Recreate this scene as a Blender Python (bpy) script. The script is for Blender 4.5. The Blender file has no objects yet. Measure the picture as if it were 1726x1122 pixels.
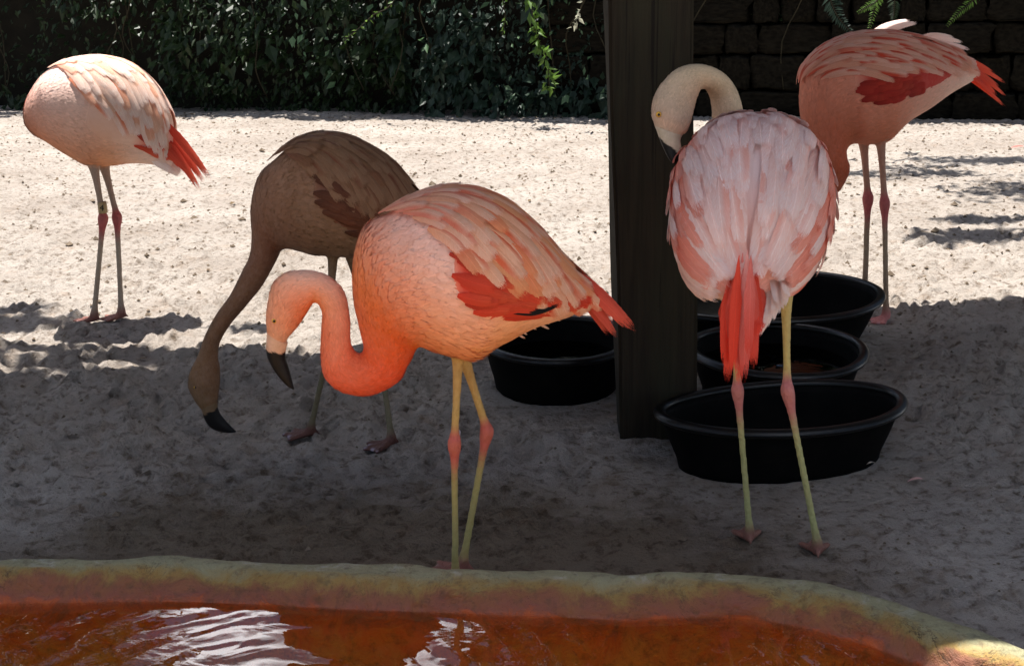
import bpy, bmesh, math, random
import numpy as np
from mathutils import Vector, Matrix, Euler
from mathutils.kdtree import KDTree

random.seed(7)
rng = np.random.default_rng(11)
R = math.radians
sc = bpy.context.scene
COL = sc.collection

# ------------------------------------------------------------------ camera
FPX, W0, H0 = 2100.0, 1726.0, 1122.0
CAM = Vector((0, 0, 1.25))
PITCH, ROLL = 16.2, 1.0
cam_d = bpy.data.cameras.new('camera')
cam = bpy.data.objects.new('camera', cam_d); COL.objects.link(cam)
cam_d.sensor_width = 36.0
cam_d.lens = 36.0 * FPX / W0
cam_d.clip_start = 0.02; cam_d.clip_end = 600
CR = Matrix.Rotation(R(90 - PITCH), 3, 'X') @ Matrix.Rotation(R(-ROLL), 3, 'Z')
cam.matrix_world = Matrix.Translation(CAM) @ CR.to_4x4()
sc.camera = cam

# ------------------------------------------------------------------ light
SUN_EL, SUN_AZ = 77.0, -24.0          # azimuth measured from +Y (behind the scene) towards +X
TOSUN = Vector((math.sin(R(SUN_AZ)) * math.cos(R(SUN_EL)), math.cos(R(SUN_AZ)) * math.cos(R(SUN_EL)), math.sin(R(SUN_EL))))
world = bpy.data.worlds.new('World'); sc.world = world; world.use_nodes = True
wn = world.node_tree.nodes; wl = world.node_tree.links
bg = wn['Background']
sky = wn.new('ShaderNodeTexSky'); sky.sky_type = 'NISHITA'; sky.sun_disc = False
sky.sun_elevation = R(SUN_EL); sky.sun_rotation = R(SUN_AZ); sky.air_density = 1.0; sky.dust_density = 1.0; sky.ozone_density = 1.0
tcw = wn.new('ShaderNodeTexCoord'); mpw = wn.new('ShaderNodeMapping'); mpw.inputs['Location'].default_value = (5.48, 2.84, 1.72); mpw.inputs['Scale'].default_value = (1, 1, 1.8); mpw.inputs['Rotation'].default_value = (0, 0, 0.03)
ncw = wn.new('ShaderNodeTexNoise'); ncw.inputs['Scale'].default_value = 2.6; ncw.inputs['Detail'].default_value = 6; ncw.inputs['Roughness'].default_value = 0.55
rcw = wn.new('ShaderNodeValToRGB'); rcw.color_ramp.elements[0].position = 0.61; rcw.color_ramp.elements[1].position = 0.68
mxw = wn.new('ShaderNodeMix'); mxw.data_type = 'RGBA'; mxw.inputs[7].default_value = (58, 58, 60, 1)     # sunlit cloud, seen at the sky's own strength
wl.new(tcw.outputs['Generated'], mpw.inputs[0]); wl.new(mpw.outputs[0], ncw.inputs[0]); wl.new(ncw.outputs[0], rcw.inputs[0]); wl.new(rcw.outputs[0], mxw.inputs[0])
wl.new(sky.outputs[0], mxw.inputs[6]); wl.new(mxw.outputs[2], bg.inputs[0]); bg.inputs[1].default_value = 0.05
sd = bpy.data.lights.new('sun', 'SUN'); sd.energy = 5.0; sd.angle = R(0.53); sd.color = (1.0, 0.965, 0.915)
sun = bpy.data.objects.new('sun', sd); COL.objects.link(sun)
sun.rotation_euler = TOSUN.to_track_quat('Z', 'Y').to_euler(); sun.location = TOSUN * 30
sc.view_settings.view_transform = 'Standard'; sc.view_settings.look = 'None'
sc.view_settings.exposure = 1.2; sc.view_settings.gamma = 1.0
sc.render.film_transparent = False
sc.cycles.max_bounces = 10; sc.cycles.diffuse_bounces = 5; sc.cycles.glossy_bounces = 4
sc.cycles.transmission_bounces = 4; sc.cycles.transparent_max_bounces = 24
sc.cycles.caustics_reflective = False; sc.cycles.caustics_refractive = False
sc.cycles.sample_clamp_indirect = 8.0

# ------------------------------------------------------------------ helpers
def ray(px, py):
    return (CR @ Vector(((px - W0 / 2) / FPX, -(py - H0 / 2) / FPX, -1.0)))
def at_y(px, py, Y):
    d = ray(px, py); return CAM + d * ((Y - CAM.y) / d.y)
def at_z(px, py, z=0.0):
    d = ray(px, py); return CAM + d * ((z - CAM.z) / d.z)

def tag(o, label=None, cat=None, group=None, kind=None):
    if label: o['label'] = label
    if cat: o['category'] = cat
    if group: o['group'] = group
    if kind: o['kind'] = kind
    return o
def empty(name, loc, label, cat, group=None):
    o = bpy.data.objects.new(name, None); COL.objects.link(o); o.location = loc
    o.empty_display_size = 0.05
    return tag(o, label, cat, group)
def link(name, me, mat, parent=None):
    o = bpy.data.objects.new(name, me); COL.objects.link(o)
    if mat is not None and len(me.materials) == 0: me.materials.append(mat)
    if parent is not None:
        o.parent = parent
        if parent.parent is None: o.matrix_parent_inverse = Matrix.Translation(-parent.location)   # geometry is in world space
    return o
def mesh(name, v, f, smooth=True, col=None, uv=None):
    me = bpy.data.meshes.new(name)
    me.from_pydata([tuple(map(float, p)) for p in v] if not isinstance(v, np.ndarray) else v.tolist(), [], f if isinstance(f, list) else f.tolist())
    if col is not None:
        a = me.color_attributes.new('Col', 'FLOAT_COLOR', 'POINT')
        c = np.ones((len(v), 4), np.float32); c[:, :3] = np.asarray(col)[:, :3]
        a.data.foreach_set('color', c.ravel())
    if uv is not None:
        l = me.uv_layers.new(name='UVMap'); idx = np.empty(len(me.loops), np.int32); me.loops.foreach_get('vertex_index', idx)
        l.data.foreach_set('uv', np.asarray(uv, np.float32)[idx].ravel())
    if smooth: me.polygons.foreach_set('use_smooth', np.ones(len(me.polygons), bool))
    me.update(); return me
def box_mesh(name, sx, sy, sz, bevel=0.0, seg=2, jitter=0.0):
    bm = bmesh.new(); bmesh.ops.create_cube(bm, size=1.0)
    for v in bm.verts: v.co = Vector((v.co.x * sx, v.co.y * sy, v.co.z * sz))
    if bevel: bmesh.ops.bevel(bm, geom=bm.edges[:], offset=bevel, segments=seg, affect='EDGES', profile=0.6)
    me = bpy.data.meshes.new(name); bm.to_mesh(me); bm.free()
    return me

# numpy gradient-ish value noise
_perm = rng.integers(0, 2 ** 31 - 1, 4096)
def vnoise(x, y, seed=0):
    xi = np.floor(x).astype(np.int64); yi = np.floor(y).astype(np.int64)
    xf = x - xi; yf = y - yi
    u = xf * xf * xf * (xf * (xf * 6 - 15) + 10); v = yf * yf * yf * (yf * (yf * 6 - 15) + 10)
    def h(a, b):
        return ((_perm[(a * 73 + b * 1987 + seed * 131) % 4096] % 10007) / 10007.0) * 2 - 1
    return (h(xi, yi) * (1 - u) + h(xi + 1, yi) * u) * (1 - v) + (h(xi, yi + 1) * (1 - u) + h(xi + 1, yi + 1) * u) * v
def fbm(x, y, oct=4, seed=0, gain=0.5):
    s = 0; a = 1.0; n = 0
    for o in range(oct):
        s = s + a * vnoise(x * 2 ** o, y * 2 ** o, seed + o * 17); n += a; a *= gain
    return s / n

# ------------------------------------------------------------------ materials
def mat_new(name):
    m = bpy.data.materials.new(name); m.use_nodes = True
    nt = m.node_tree; b = nt.nodes['Principled BSDF']; b.inputs['Specular IOR Level'].default_value = 0.3
    return m, nt, b
def N(nt, t, **kw):
    n = nt.nodes.new(t)
    for k, v in kw.items():
        if k.startswith('i_'): n.inputs[int(k[2:])].default_value = v
        else: setattr(n, k, v)
    return n
def noise(nt, scale, detail=5, rough=0.55, vec=None, dist=0.0):
    n = N(nt, 'ShaderNodeTexNoise'); n.inputs['Scale'].default_value = scale; n.inputs['Detail'].default_value = detail
    n.inputs['Roughness'].default_value = rough; n.inputs['Distortion'].default_value = dist
    if vec is not None: nt.links.new(vec, n.inputs['Vector'])
    return n
def ramp(nt, fac, stops):
    r = N(nt, 'ShaderNodeValToRGB'); e = r.color_ramp.elements
    while len(e) < len(stops): e.new(0.5)
    for i, (p, c) in enumerate(stops):
        e[i].position = p; e[i].color = (c, c, c, 1) if not hasattr(c, '__len__') else (*c, 1)
    nt.links.new(fac, r.inputs[0]); return r
def mix(nt, fac, a, b, mode='MIX'):
    m = N(nt, 'ShaderNodeMix', data_type='RGBA', blend_type=mode)
    for s, v in ((0, fac), (6, a), (7, b)):
        if hasattr(v, 'is_linked') or isinstance(v, bpy.types.NodeSocket): nt.links.new(v, m.inputs[s])
        elif s == 0: m.inputs[0].default_value = v
        else: m.inputs[s].default_value = (*v, 1)
    return m.outputs[2]
def bump(nt, b, height, strength, dist, normal=None):
    n = N(nt, 'ShaderNodeBump'); n.inputs['Strength'].default_value = strength; n.inputs['Distance'].default_value = dist
    nt.links.new(height, n.inputs['Height'])
    if normal is not None: nt.links.new(normal, n.inputs['Normal'])
    if b is not None: nt.links.new(n.outputs[0], b.inputs['Normal'])
    return n.outputs[0]
def coords(nt, kind='Object'):
    return N(nt, 'ShaderNodeTexCoord').outputs[kind]
def pos(nt): return N(nt, 'ShaderNodeNewGeometry').outputs['Position']
def mapping(nt, vec, scale):
    m = N(nt, 'ShaderNodeMapping'); m.inputs['Scale'].default_value = scale; nt.links.new(vec, m.inputs['Vector']); return m.outputs[0]

def m_sand():
    m, nt, b = mat_new('sand'); p = pos(nt)
    n1 = noise(nt, 1.3, 5, 0.6, p); n2 = noise(nt, 28, 5, 0.7, p); n3 = noise(nt, 420, 3, 0.7, p); n4 = noise(nt, 9, 4, 0.6, p)
    c = mix(nt, ramp(nt, n1.outputs[0], [(0.35, 0.0), (0.65, 1.0)]).outputs[0], (0.33, 0.283, 0.242), (0.445, 0.395, 0.348))
    c = mix(nt, ramp(nt, n2.outputs[0], [(0.32, 1.0), (0.50, 0.0)]).outputs[0], c, (0.15, 0.115, 0.085))
    c = mix(nt, ramp(nt, n4.outputs[0], [(0.55, 0.0), (0.75, 0.5)]).outputs[0], c, (0.32, 0.235, 0.17))
    c = mix(nt, ramp(nt, n3.outputs[0], [(0.2, 0.5), (0.5, 0.0)]).outputs[0], c, (0.14, 0.11, 0.09))
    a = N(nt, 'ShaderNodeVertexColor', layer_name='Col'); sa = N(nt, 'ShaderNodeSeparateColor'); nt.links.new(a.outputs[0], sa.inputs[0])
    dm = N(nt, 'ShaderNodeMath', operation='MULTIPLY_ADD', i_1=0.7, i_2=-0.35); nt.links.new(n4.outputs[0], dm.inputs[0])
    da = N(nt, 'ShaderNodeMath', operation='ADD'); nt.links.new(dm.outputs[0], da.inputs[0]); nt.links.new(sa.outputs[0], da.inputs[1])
    c = mix(nt, ramp(nt, da.outputs[0], [(0.30, 0.0), (0.75, 0.85)]).outputs[0], c, (0.42, 0.36, 0.27), 'MULTIPLY')     # brown soil tone painted in to deepen the foreground shade
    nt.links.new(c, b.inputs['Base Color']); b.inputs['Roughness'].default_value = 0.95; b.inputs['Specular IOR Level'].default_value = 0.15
    nb = bump(nt, None, n2.outputs[0], 1.0, 0.03)
    bump(nt, b, n3.outputs[0], 0.7, 0.004, nb)
    return m
def m_plumage():
    m, nt, b = mat_new('plumage')
    a = N(nt, 'ShaderNodeVertexColor', layer_name='Col'); p = coords(nt)
    n1 = noise(nt, 60, 4, 0.6, p); n2 = noise(nt, 12, 3, 0.5, p)
    c = mix(nt, ramp(nt, n1.outputs[0], [(0.3, 0.0), (0.7, 0.05)]).outputs[0], a.outputs[0], (0.95, 0.80, 0.74), 'MIX')
    c = mix(nt, ramp(nt, n2.outputs[0], [(0.3, 0.25), (0.7, 0.0)]).outputs[0], c, (0.86, 0.62, 0.5), 'MULTIPLY')
    nt.links.new(c, b.inputs['Base Color']); b.inputs['Roughness'].default_value = 0.75; b.inputs['Specular IOR Level'].default_value = 0.15
    b.inputs['Sheen Weight'].default_value = 0.06; b.inputs['Sheen Roughness'].default_value = 0.5; b.inputs['Sheen Tint'].default_value = (1, 0.85, 0.8, 1)
    n3 = noise(nt, 260, 3, 0.6, p); bump(nt, b, n3.outputs[0], 0.35, 0.002)
    return m
def m_skin():
    m, nt, b = mat_new('body_surface')
    a = N(nt, 'ShaderNodeVertexColor', layer_name='Col'); p = coords(nt)
    n1 = noise(nt, 90, 4, 0.6, p)
    c = mix(nt, ramp(nt, n1.outputs[0], [(0.35, 0.0), (0.7, 0.3)]).outputs[0], a.outputs[0], (0.7, 0.62, 0.55), 'MULTIPLY')
    nt.links.new(c, b.inputs['Base Color']); b.inputs['Roughness'].default_value = 0.6; b.inputs['Specular IOR Level'].default_value = 0.25
    n3 = N(nt, 'ShaderNodeTexVoronoi'); n3.inputs['Scale'].default_value = 150; nt.links.new(mapping(nt, p, (1, 1, 0.7)), n3.inputs['Vector']); bump(nt, b, n3.outputs['Distance'], 0.55, 0.004)
    return m
def m_feather():
    m, nt, b = mat_new('feather')
    a = N(nt, 'ShaderNodeVertexColor', layer_name='Col')
    uv = coords(nt, 'UV'); info = N(nt, 'ShaderNodeObjectInfo')
    add = N(nt, 'ShaderNodeVectorMath', operation='ADD'); nt.links.new(uv, add.inputs[0])
    rv = N(nt, 'ShaderNodeCombineXYZ'); ml = N(nt, 'ShaderNodeMath', operation='MULTIPLY', i_1=37.0); nt.links.new(info.outputs['Random'], ml.inputs[0])
    nt.links.new(ml.outputs[0], rv.inputs[0]); nt.links.new(ml.outputs[0], rv.inputs[1]); nt.links.new(rv.outputs[0], add.inputs[1])
    sep = N(nt, 'ShaderNodeSeparateXYZ'); nt.links.new(uv, sep.inputs[0])
    # barbs: chevron lines running out from the shaft
    ab = N(nt, 'ShaderNodeMath', operation='SUBTRACT', i_1=0.5); nt.links.new(sep.outputs[0], ab.inputs[0])
    ab2 = N(nt, 'ShaderNodeMath', operation='ABSOLUTE'); nt.links.new(ab.outputs[0], ab2.inputs[0])
    ch = N(nt, 'ShaderNodeMath', operation='MULTIPLY_ADD', i_1=-0.45); nt.links.new(ab2.outputs[0], ch.inputs[0]); nt.links.new(sep.outputs[1], ch.inputs[2])
    cv = N(nt, 'ShaderNodeCombineXYZ'); nt.links.new(ch.outputs[0], cv.inputs[1]); nt.links.new(ml.outputs[0], cv.inputs[2])
    mx = N(nt, 'ShaderNodeMath', operation='MULTIPLY', i_1=0.12); nt.links.new(sep.outputs[0], mx.inputs[0]); nt.links.new(mx.outputs[0], cv.inputs[0])
    nb = noise(nt, 58, 4, 0.7, cv.outputs[0])
    c = mix(nt, ramp(nt, nb.outputs[0], [(0.36, 0.45), (0.60, 0.0)]).outputs[0], a.outputs[0], (0.90, 0.52, 0.40), 'MULTIPLY')
    shaft = ramp(nt, ab2.outputs[0], [(0.0, 0.8), (0.03, 0.0)]); c = mix(nt, shaft.outputs[0], c, (1.25, 1.3, 1.3), 'MULTIPLY')
    # fringe alpha at tip and edges
    edge = N(nt, 'ShaderNodeMath', operation='MULTIPLY', i_1=2.0); nt.links.new(ab2.outputs[0], edge.inputs[0])
    pe = N(nt, 'ShaderNodeMath', operation='POWER', i_1=4.0); nt.links.new(edge.outputs[0], pe.inputs[0])
    pv = N(nt, 'ShaderNodeMath', operation='POWER', i_1=3.6); nt.links.new(sep.outputs[1], pv.inputs[0])
    mxx = N(nt, 'ShaderNodeMath', operation='MAXIMUM'); nt.links.new(pe.outputs[0], mxx.inputs[0]); nt.links.new(pv.outputs[0], mxx.inputs[1])
    fr = N(nt, 'ShaderNodeMath', operation='MULTIPLY', i_1=0.76); nt.links.new(mxx.outputs[0], fr.inputs[0])
    nf = noise(nt, 75, 3, 0.7, cv.outputs[0])
    gt = N(nt, 'ShaderNodeMath', operation='GREATER_THAN'); nt.links.new(nf.outputs[0], gt.inputs[0]); nt.links.new(fr.outputs[0], gt.inputs[1])
    nt.links.new(c, b.inputs['Base Color']); b.inputs['Roughness'].default_value = 0.65; b.inputs['Specular IOR Level'].default_value = 0.2
    bump(nt, b, nb.outputs[0], 0.6, 0.002)
    tr = N(nt, 'ShaderNodeBsdfTranslucent'); nt.links.new(c, tr.inputs[0])
    ms = N(nt, 'ShaderNodeMixShader', i_0=0.28); nt.links.new(b.outputs[0], ms.inputs[1]); nt.links.new(tr.outputs[0], ms.inputs[2])
    tp = N(nt, 'ShaderNodeBsdfTransparent')
    ma = N(nt, 'ShaderNodeMixShader'); nt.links.new(gt.outputs[0], ma.inputs[0]); nt.links.new(tp.outputs[0], ma.inputs[1]); nt.links.new(ms.outputs[0], ma.inputs[2])
    nt.links.new(ma.outputs[0], nt.nodes['Material Output'].inputs[0])
    return m
def m_vcol(name, rough=0.5, spec=0.4):
    m, nt, b = mat_new(name); a = N(nt, 'ShaderNodeVertexColor', layer_name='Col'); p = coords(nt)
    n1 = noise(nt, 80, 4, 0.6, p)
    c = mix(nt, ramp(nt, n1.outputs[0], [(0.35, 0.35), (0.65, 0.0)]).outputs[0], a.outputs[0], (0.55, 0.5, 0.45), 'MULTIPLY')
    nt.links.new(c, b.inputs['Base Color']); b.inputs['Roughness'].default_value = rough; b.inputs['Specular IOR Level'].default_value = spec
    return m
def m_plain(name, c, rough=0.5, spec=0.3, c2=None, scale=30, bmp=0.0):
    m, nt, b = mat_new(name); n = noise(nt, scale, 5, 0.6, coords(nt))
    cc = mix(nt, ramp(nt, n.outputs[0], [(0.35, 0.0), (0.65, 1.0)]).outputs[0], c, c2 if c2 else tuple(x * 0.75 for x in c))
    nt.links.new(cc, b.inputs['Base Color']); b.inputs['Roughness'].default_value = rough; b.inputs['Specular IOR Level'].default_value = spec
    if bmp: bump(nt, b, n.outputs[0], 0.6, bmp)
    return m
def m_wood():
    m, nt, b = mat_new('weathered_timber'); co = coords(nt)
    g = noise(nt, 3.0, 6, 0.65, mapping(nt, co, (22, 22, 0.8)), 0.4); s = noise(nt, 2.0, 4, 0.6, mapping(nt, co, (4, 4, 1)))
    cr = noise(nt, 4.0, 3, 0.5, mapping(nt, co, (30, 30, 0.35)))
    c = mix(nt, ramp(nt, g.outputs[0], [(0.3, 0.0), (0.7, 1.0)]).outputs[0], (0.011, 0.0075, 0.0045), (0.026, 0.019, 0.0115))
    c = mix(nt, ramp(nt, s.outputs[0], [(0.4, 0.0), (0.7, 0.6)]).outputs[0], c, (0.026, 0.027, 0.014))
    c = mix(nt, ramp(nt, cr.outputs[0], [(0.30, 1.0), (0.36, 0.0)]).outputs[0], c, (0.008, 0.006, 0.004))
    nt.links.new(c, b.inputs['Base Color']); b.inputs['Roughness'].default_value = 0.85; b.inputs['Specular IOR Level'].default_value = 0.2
    nb = bump(nt, None, g.outputs[0], 0.5, 0.004); bump(nt, b, cr.outputs[0], 0.4, 0.006, nb)
    return m
def m_rubber(wall_=True):
    m, nt, b = mat_new('black_rubber' if wall_ else 'worn_rubber_rim'); co = coords(nt); n = noise(nt, 14, 5, 0.65, co); n2 = noise(nt, 180, 3, 0.6, co)
    c = mix(nt, ramp(nt, n.outputs[0], [(0.45, 0.0), (0.75, 0.6)]).outputs[0], (0.0035, 0.0035, 0.0035), (0.009, 0.008, 0.007))
    nt.links.new(c, b.inputs['Base Color']); b.inputs['Roughness'].default_value = 0.6 if wall_ else 0.33; b.inputs['Specular IOR Level'].default_value = 0.03 if wall_ else 0.3
    bump(nt, b, n2.outputs[0], 0.25, 0.001); return m
def m_water(name, tint, ripple, ior=1.45, centre=(0, 0)):
    m, nt, b = mat_new(name); nt.nodes.remove(b); p = pos(nt)
    tr = N(nt, 'ShaderNodeBsdfTransparent'); tr.inputs[0].default_value = (*tint, 1)
    gl = N(nt, 'ShaderNodeBsdfGlossy'); gl.inputs['Roughness'].default_value = 0.01
    fz = N(nt, 'ShaderNodeFresnel'); fz.inputs[0].default_value = ior
    w = N(nt, 'ShaderNodeTexWave', wave_type='RINGS', rings_direction='SPHERICAL'); w.inputs['Scale'].default_value = 4.2
    w.inputs['Distortion'].default_value = 3.5; w.inputs['Detail'].default_value = 2.0; w.inputs['Detail Scale'].default_value = 1.6
    mp = N(nt, 'ShaderNodeMapping'); mp.inputs['Location'].default_value = (-centre[0], -centre[1], 0); nt.links.new(p, mp.inputs[0]); nt.links.new(mp.outputs[0], w.inputs[0])
    n1 = noise(nt, 6, 3, 0.5, mapping(nt, p, (1, 1.7, 1)), 0.6)
    b1 = N(nt, 'ShaderNodeBump'); b1.inputs['Strength'].default_value = ripple; b1.inputs['Distance'].default_value = 0.012; nt.links.new(w.outputs['Fac'], b1.inputs['Height'])
    b2 = N(nt, 'ShaderNodeBump'); b2.inputs['Strength'].default_value = ripple; b2.inputs['Distance'].default_value = 0.03; nt.links.new(n1.outputs[0], b2.inputs['Height']); nt.links.new(b1.outputs[0], b2.inputs['Normal'])
    nt.links.new(b2.outputs[0], gl.inputs['Normal']); nt.links.new(b2.outputs[0], fz.inputs['Normal'])
    ms = N(nt, 'ShaderNodeMixShader'); nt.links.new(fz.outputs[0], ms.inputs[0]); nt.links.new(tr.outputs[0], ms.inputs[1]); nt.links.new(gl.outputs[0], ms.inputs[2])
    nt.links.new(ms.outputs[0], nt.nodes['Material Output'].inputs[0]); return m
def m_rim():
    m, nt, b = mat_new('stained_concrete'); p = pos(nt)
    sep = N(nt, 'ShaderNodeSeparateXYZ'); nt.links.new(p, sep.inputs[0])
    a = N(nt, 'ShaderNodeVertexColor', layer_name='Col'); sa = N(nt, 'ShaderNodeSeparateColor'); nt.links.new(a.outputs[0], sa.inputs[0])
    n2 = noise(nt, 45, 5, 0.65, p); n4 = noise(nt, 13, 6, 0.72, p, 0.6)
    ad = N(nt, 'ShaderNodeMath', operation='MULTIPLY_ADD', i_1=0.55, i_2=-0.275); nt.links.new(n4.outputs[0], ad.inputs[0])
    s = N(nt, 'ShaderNodeMath', operation='ADD'); nt.links.new(sa.outputs[0], s.inputs[0]); nt.links.new(ad.outputs[0], s.inputs[1])
    r = ramp(nt, s.outputs[0], [(0.0, (0.27, 0.27, 0.19)), (0.36, (0.31, 0.285, 0.16)), (0.52, (0.31, 0.20, 0.06)), (0.61, (0.25, 0.105, 0.05)), (0.74, (0.23, 0.085, 0.06)), (0.81, (0.38, 0.10, 0.04)), (1.0, (0.38, 0.23, 0.085))])
    c = mix(nt, ramp(nt, n4.outputs[0], [(0.54, 0.0), (0.66, 0.7)]).outputs[0], r.outputs[0], (0.46, 0.46, 0.39))
    msk = ramp(nt, sa.outputs[0], [(0.36, 1.0), (0.46, 0.0)])
    c = mix(nt, msk.outputs[0], r.outputs[0], c)
    vo = N(nt, 'ShaderNodeTexVoronoi', feature='DISTANCE_TO_EDGE'); vo.inputs['Scale'].default_value = 4.5
    wv_ = N(nt, 'ShaderNodeVectorMath', operation='MULTIPLY_ADD'); wv_.inputs[1].default_value = (0.25, 0.25, 0.25); nt.links.new(n4.outputs['Color'], wv_.inputs[0]); nt.links.new(p, wv_.inputs[2]); nt.links.new(wv_.outputs[0], vo.inputs['Vector'])
    ck = ramp(nt, vo.outputs['Distance'], [(0.004, 1.0), (0.016, 0.0)]); zone = ramp(nt, sa.outputs[0], [(0.34, 0.0), (0.48, 1.0)]); zone2 = ramp(nt, sa.outputs[0], [(0.72, 1.0), (0.78, 0.0)])
    cz = mix(nt, 1.0, ck.outputs[0], zone.outputs[0], 'MULTIPLY'); cz = mix(nt, 1.0, cz, zone2.outputs[0], 'MULTIPLY'); cm = ramp(nt, noise(nt, 4, 3, 0.5, p).outputs[0], [(0.42, 0.0), (0.55, 0.9)]); cz = mix(nt, 1.0, cz, cm.outputs[0], 'MULTIPLY'); c = mix(nt, cz, c, (0.06, 0.038, 0.022))
    gd = ramp(nt, sa.outputs[0], [(0.9, 0.0), (1.0, 0.75)]); gn = ramp(nt, noise(nt, 3.2, 5, 0.65, p, 1.2).outputs[0], [(0.46, 0.0), (0.60, 1.0)]); c = mix(nt, mix(nt, 1.0, gd.outputs[0], gn.outputs[0], 'MULTIPLY'), c, (0.50, 0.33, 0.06))     # golden patches on the floor
    c = mix(nt, ramp(nt, n2.outputs[0], [(0.33, 0.5), (0.48, 0.0)]).outputs[0], c, (0.09, 0.055, 0.035))
    nt.links.new(c, b.inputs['Base Color']); b.inputs['Roughness'].default_value = 0.7; b.inputs['Specular IOR Level'].default_value = 0.35
    nb = bump(nt, None, n4.outputs[0], 0.8, 0.02); bump(nt, b, n2.outputs[0], 0.9, 0.008, nb)
    return m
def m_leaf(name, c1, c2, trans=0.35):
    m, nt, b = mat_new(name); p = pos(nt)
    n = noise(nt, 5, 3, 0.5, p); n2 = N(nt, 'ShaderNodeTexWhiteNoise'); 
    sn = N(nt, 'ShaderNodeVectorMath', operation='SNAP'); sn.inputs[1].default_value = (0.07, 0.07, 0.07); nt.links.new(p, sn.inputs[0]); nt.links.new(sn.outputs[0], n2.inputs[0])
    c = mix(nt, ramp(nt, n.outputs[0], [(0.35, 0.0), (0.65, 1.0)]).outputs[0], c1, c2)
    c = mix(nt, ramp(nt, n2.outputs[0], [(0.0, 0.5), (1.0, 0.0)]).outputs[0], c, tuple(x * 0.45 for x in c1))
    nt.links.new(c, b.inputs['Base Color']); b.inputs['Roughness'].default_value = 0.45; b.inputs['Specular IOR Level'].default_value = 0.35
    tr = N(nt, 'ShaderNodeBsdfTranslucent'); nt.links.new(c, tr.inputs[0])
    ms = N(nt, 'ShaderNodeMixShader', i_0=trans); nt.links.new(b.outputs[0], ms.inputs[1]); nt.links.new(tr.outputs[0], ms.inputs[2])
    nt.links.new(ms.outputs[0], nt.nodes['Material Output'].inputs[0]); return m

M_SAND = m_sand(); M_PLUM = m_plumage(); M_SKIN = m_skin(); M_FEATH = m_feather()
M_BEAK = m_vcol('beak_horn', 0.45, 0.2); M_WOOD = m_wood(); M_RUB = m_rubber(); M_RUBRIM = m_rubber(False); M_RIM = m_rim()
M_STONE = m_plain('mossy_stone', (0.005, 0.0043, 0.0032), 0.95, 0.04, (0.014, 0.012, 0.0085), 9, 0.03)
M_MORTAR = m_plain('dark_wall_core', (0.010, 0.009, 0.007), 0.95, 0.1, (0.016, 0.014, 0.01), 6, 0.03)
M_LEAF = m_leaf('creeper_leaf', (0.014, 0.028, 0.009), (0.032, 0.06, 0.018))
M_LEAF2 = m_leaf('bluish_leaf', (0.017, 0.036, 0.021), (0.042, 0.074, 0.046))
M_SUNLEAF = m_leaf('sunlit_leaf', (0.09, 0.17, 0.07), (0.16, 0.26, 0.14), 0.4)  # leaf colour brightened to paint sunlight onto the creeper
M_FERN = m_leaf('fern_leaf', (0.10, 0.20, 0.03), (0.16, 0.27, 0.05), 0.45)
M_PALE = m_leaf('pale_flower', (0.55, 0.55, 0.42), (0.7, 0.68, 0.5), 0.4)
M_BARK = m_plain('bark', (0.07, 0.052, 0.035), 0.9, 0.2, (0.13, 0.10, 0.07), 14, 0.02)
M_STEM = m_plain('vine_stem', (0.035, 0.028, 0.014), 0.8, 0.2, (0.02, 0.017, 0.009), 20)
M_ROOF = m_plain('roof_boards', (0.16, 0.12, 0.08), 0.85, 0.2, (0.10, 0.075, 0.05), 5)
M_BAND = m_plain('tan_band', (0.42, 0.30, 0.15), 0.5, 0.3, (0.36, 0.25, 0.12), 40)
M_INK = m_plain('black_ink', (0.01, 0.008, 0.006), 0.6)
M_EYE = m_plain('amber_eye', (0.75, 0.42, 0.06), 0.15, 0.6, (0.7, 0.36, 0.04))
M_PUPIL = m_plain('pupil', (0.005, 0.005, 0.005), 0.1, 0.6)
M_CLOD = m_plain('dark_crumbs', (0.10, 0.075, 0.05), 0.9, 0.1, (0.22, 0.17, 0.125), 40)
M_BOUNCE = m_plain('pale_bounce', (0.52, 0.48, 0.42), 0.85, 0.2, (0.44, 0.40, 0.35), 6)
M_SHED = m_plain('shed_feather', (0.75, 0.66, 0.60), 0.6, 0.2, (0.7, 0.55, 0.5), 30)
M_POOL = m_water('pool_water', (0.93, 0.84, 0.68), 0.05, 1.65, (-0.45, 1.80))
M_TUBW = m_water('tub_water', (0.22, 0.22, 0.2), 0.06, 1.33, (0.9, 3.6))

# ------------------------------------------------------------------ pool outline (outer edge of the raised rim)
RIM_Z = 0.10
rim_px = [(-120, 948), (0, 943), (150, 940), (300, 938), (450, 942), (600, 949), (780, 955), (900, 959), (1000, 963), (1060, 966), (1120, 962), (1200, 960), (1300, 967),
          (1400, 985), (1500, 1011), (1600, 1044), (1726, 1084)]
ctrl = [at_z(x, y, RIM_Z).to_2d() for x, y in rim_px]
ctrl += [Vector(q) for q in ((1.10, 1.72), (1.24, 1.38), (1.10, 0.98), (0.62, 0.66), (-0.2, 0.52), (-1.2, 0.52), (-2.0, 0.75), (-2.35, 1.25), (-2.15, 1.82), (-1.72, 2.14))]
def closed_cr(ps, step):
    ps = np.array([tuple(p) for p in ps]); n = len(ps); out = []
    for i in range(n):
        p0, p1, p2, p3 = ps[i - 1], ps[i], ps[(i + 1) % n], ps[(i + 2) % n]
        k = max(2, int(np.linalg.norm(p2 - p1) / step))
        for j in range(k):
            t = j / k
            out.append(0.5 * (2 * p1 + (p2 - p0) * t + (2 * p0 - 5 * p1 + 4 * p2 - p3) * t * t + (-p0 + 3 * p1 - 3 * p2 + p3) * t ** 3))
    return np.array(out)
OUT = closed_cr(ctrl, 0.012)
_d = np.roll(OUT, -3, 0) - np.roll(OUT, 3, 0); _d /= np.linalg.norm(_d, axis=1)[:, None]
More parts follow.
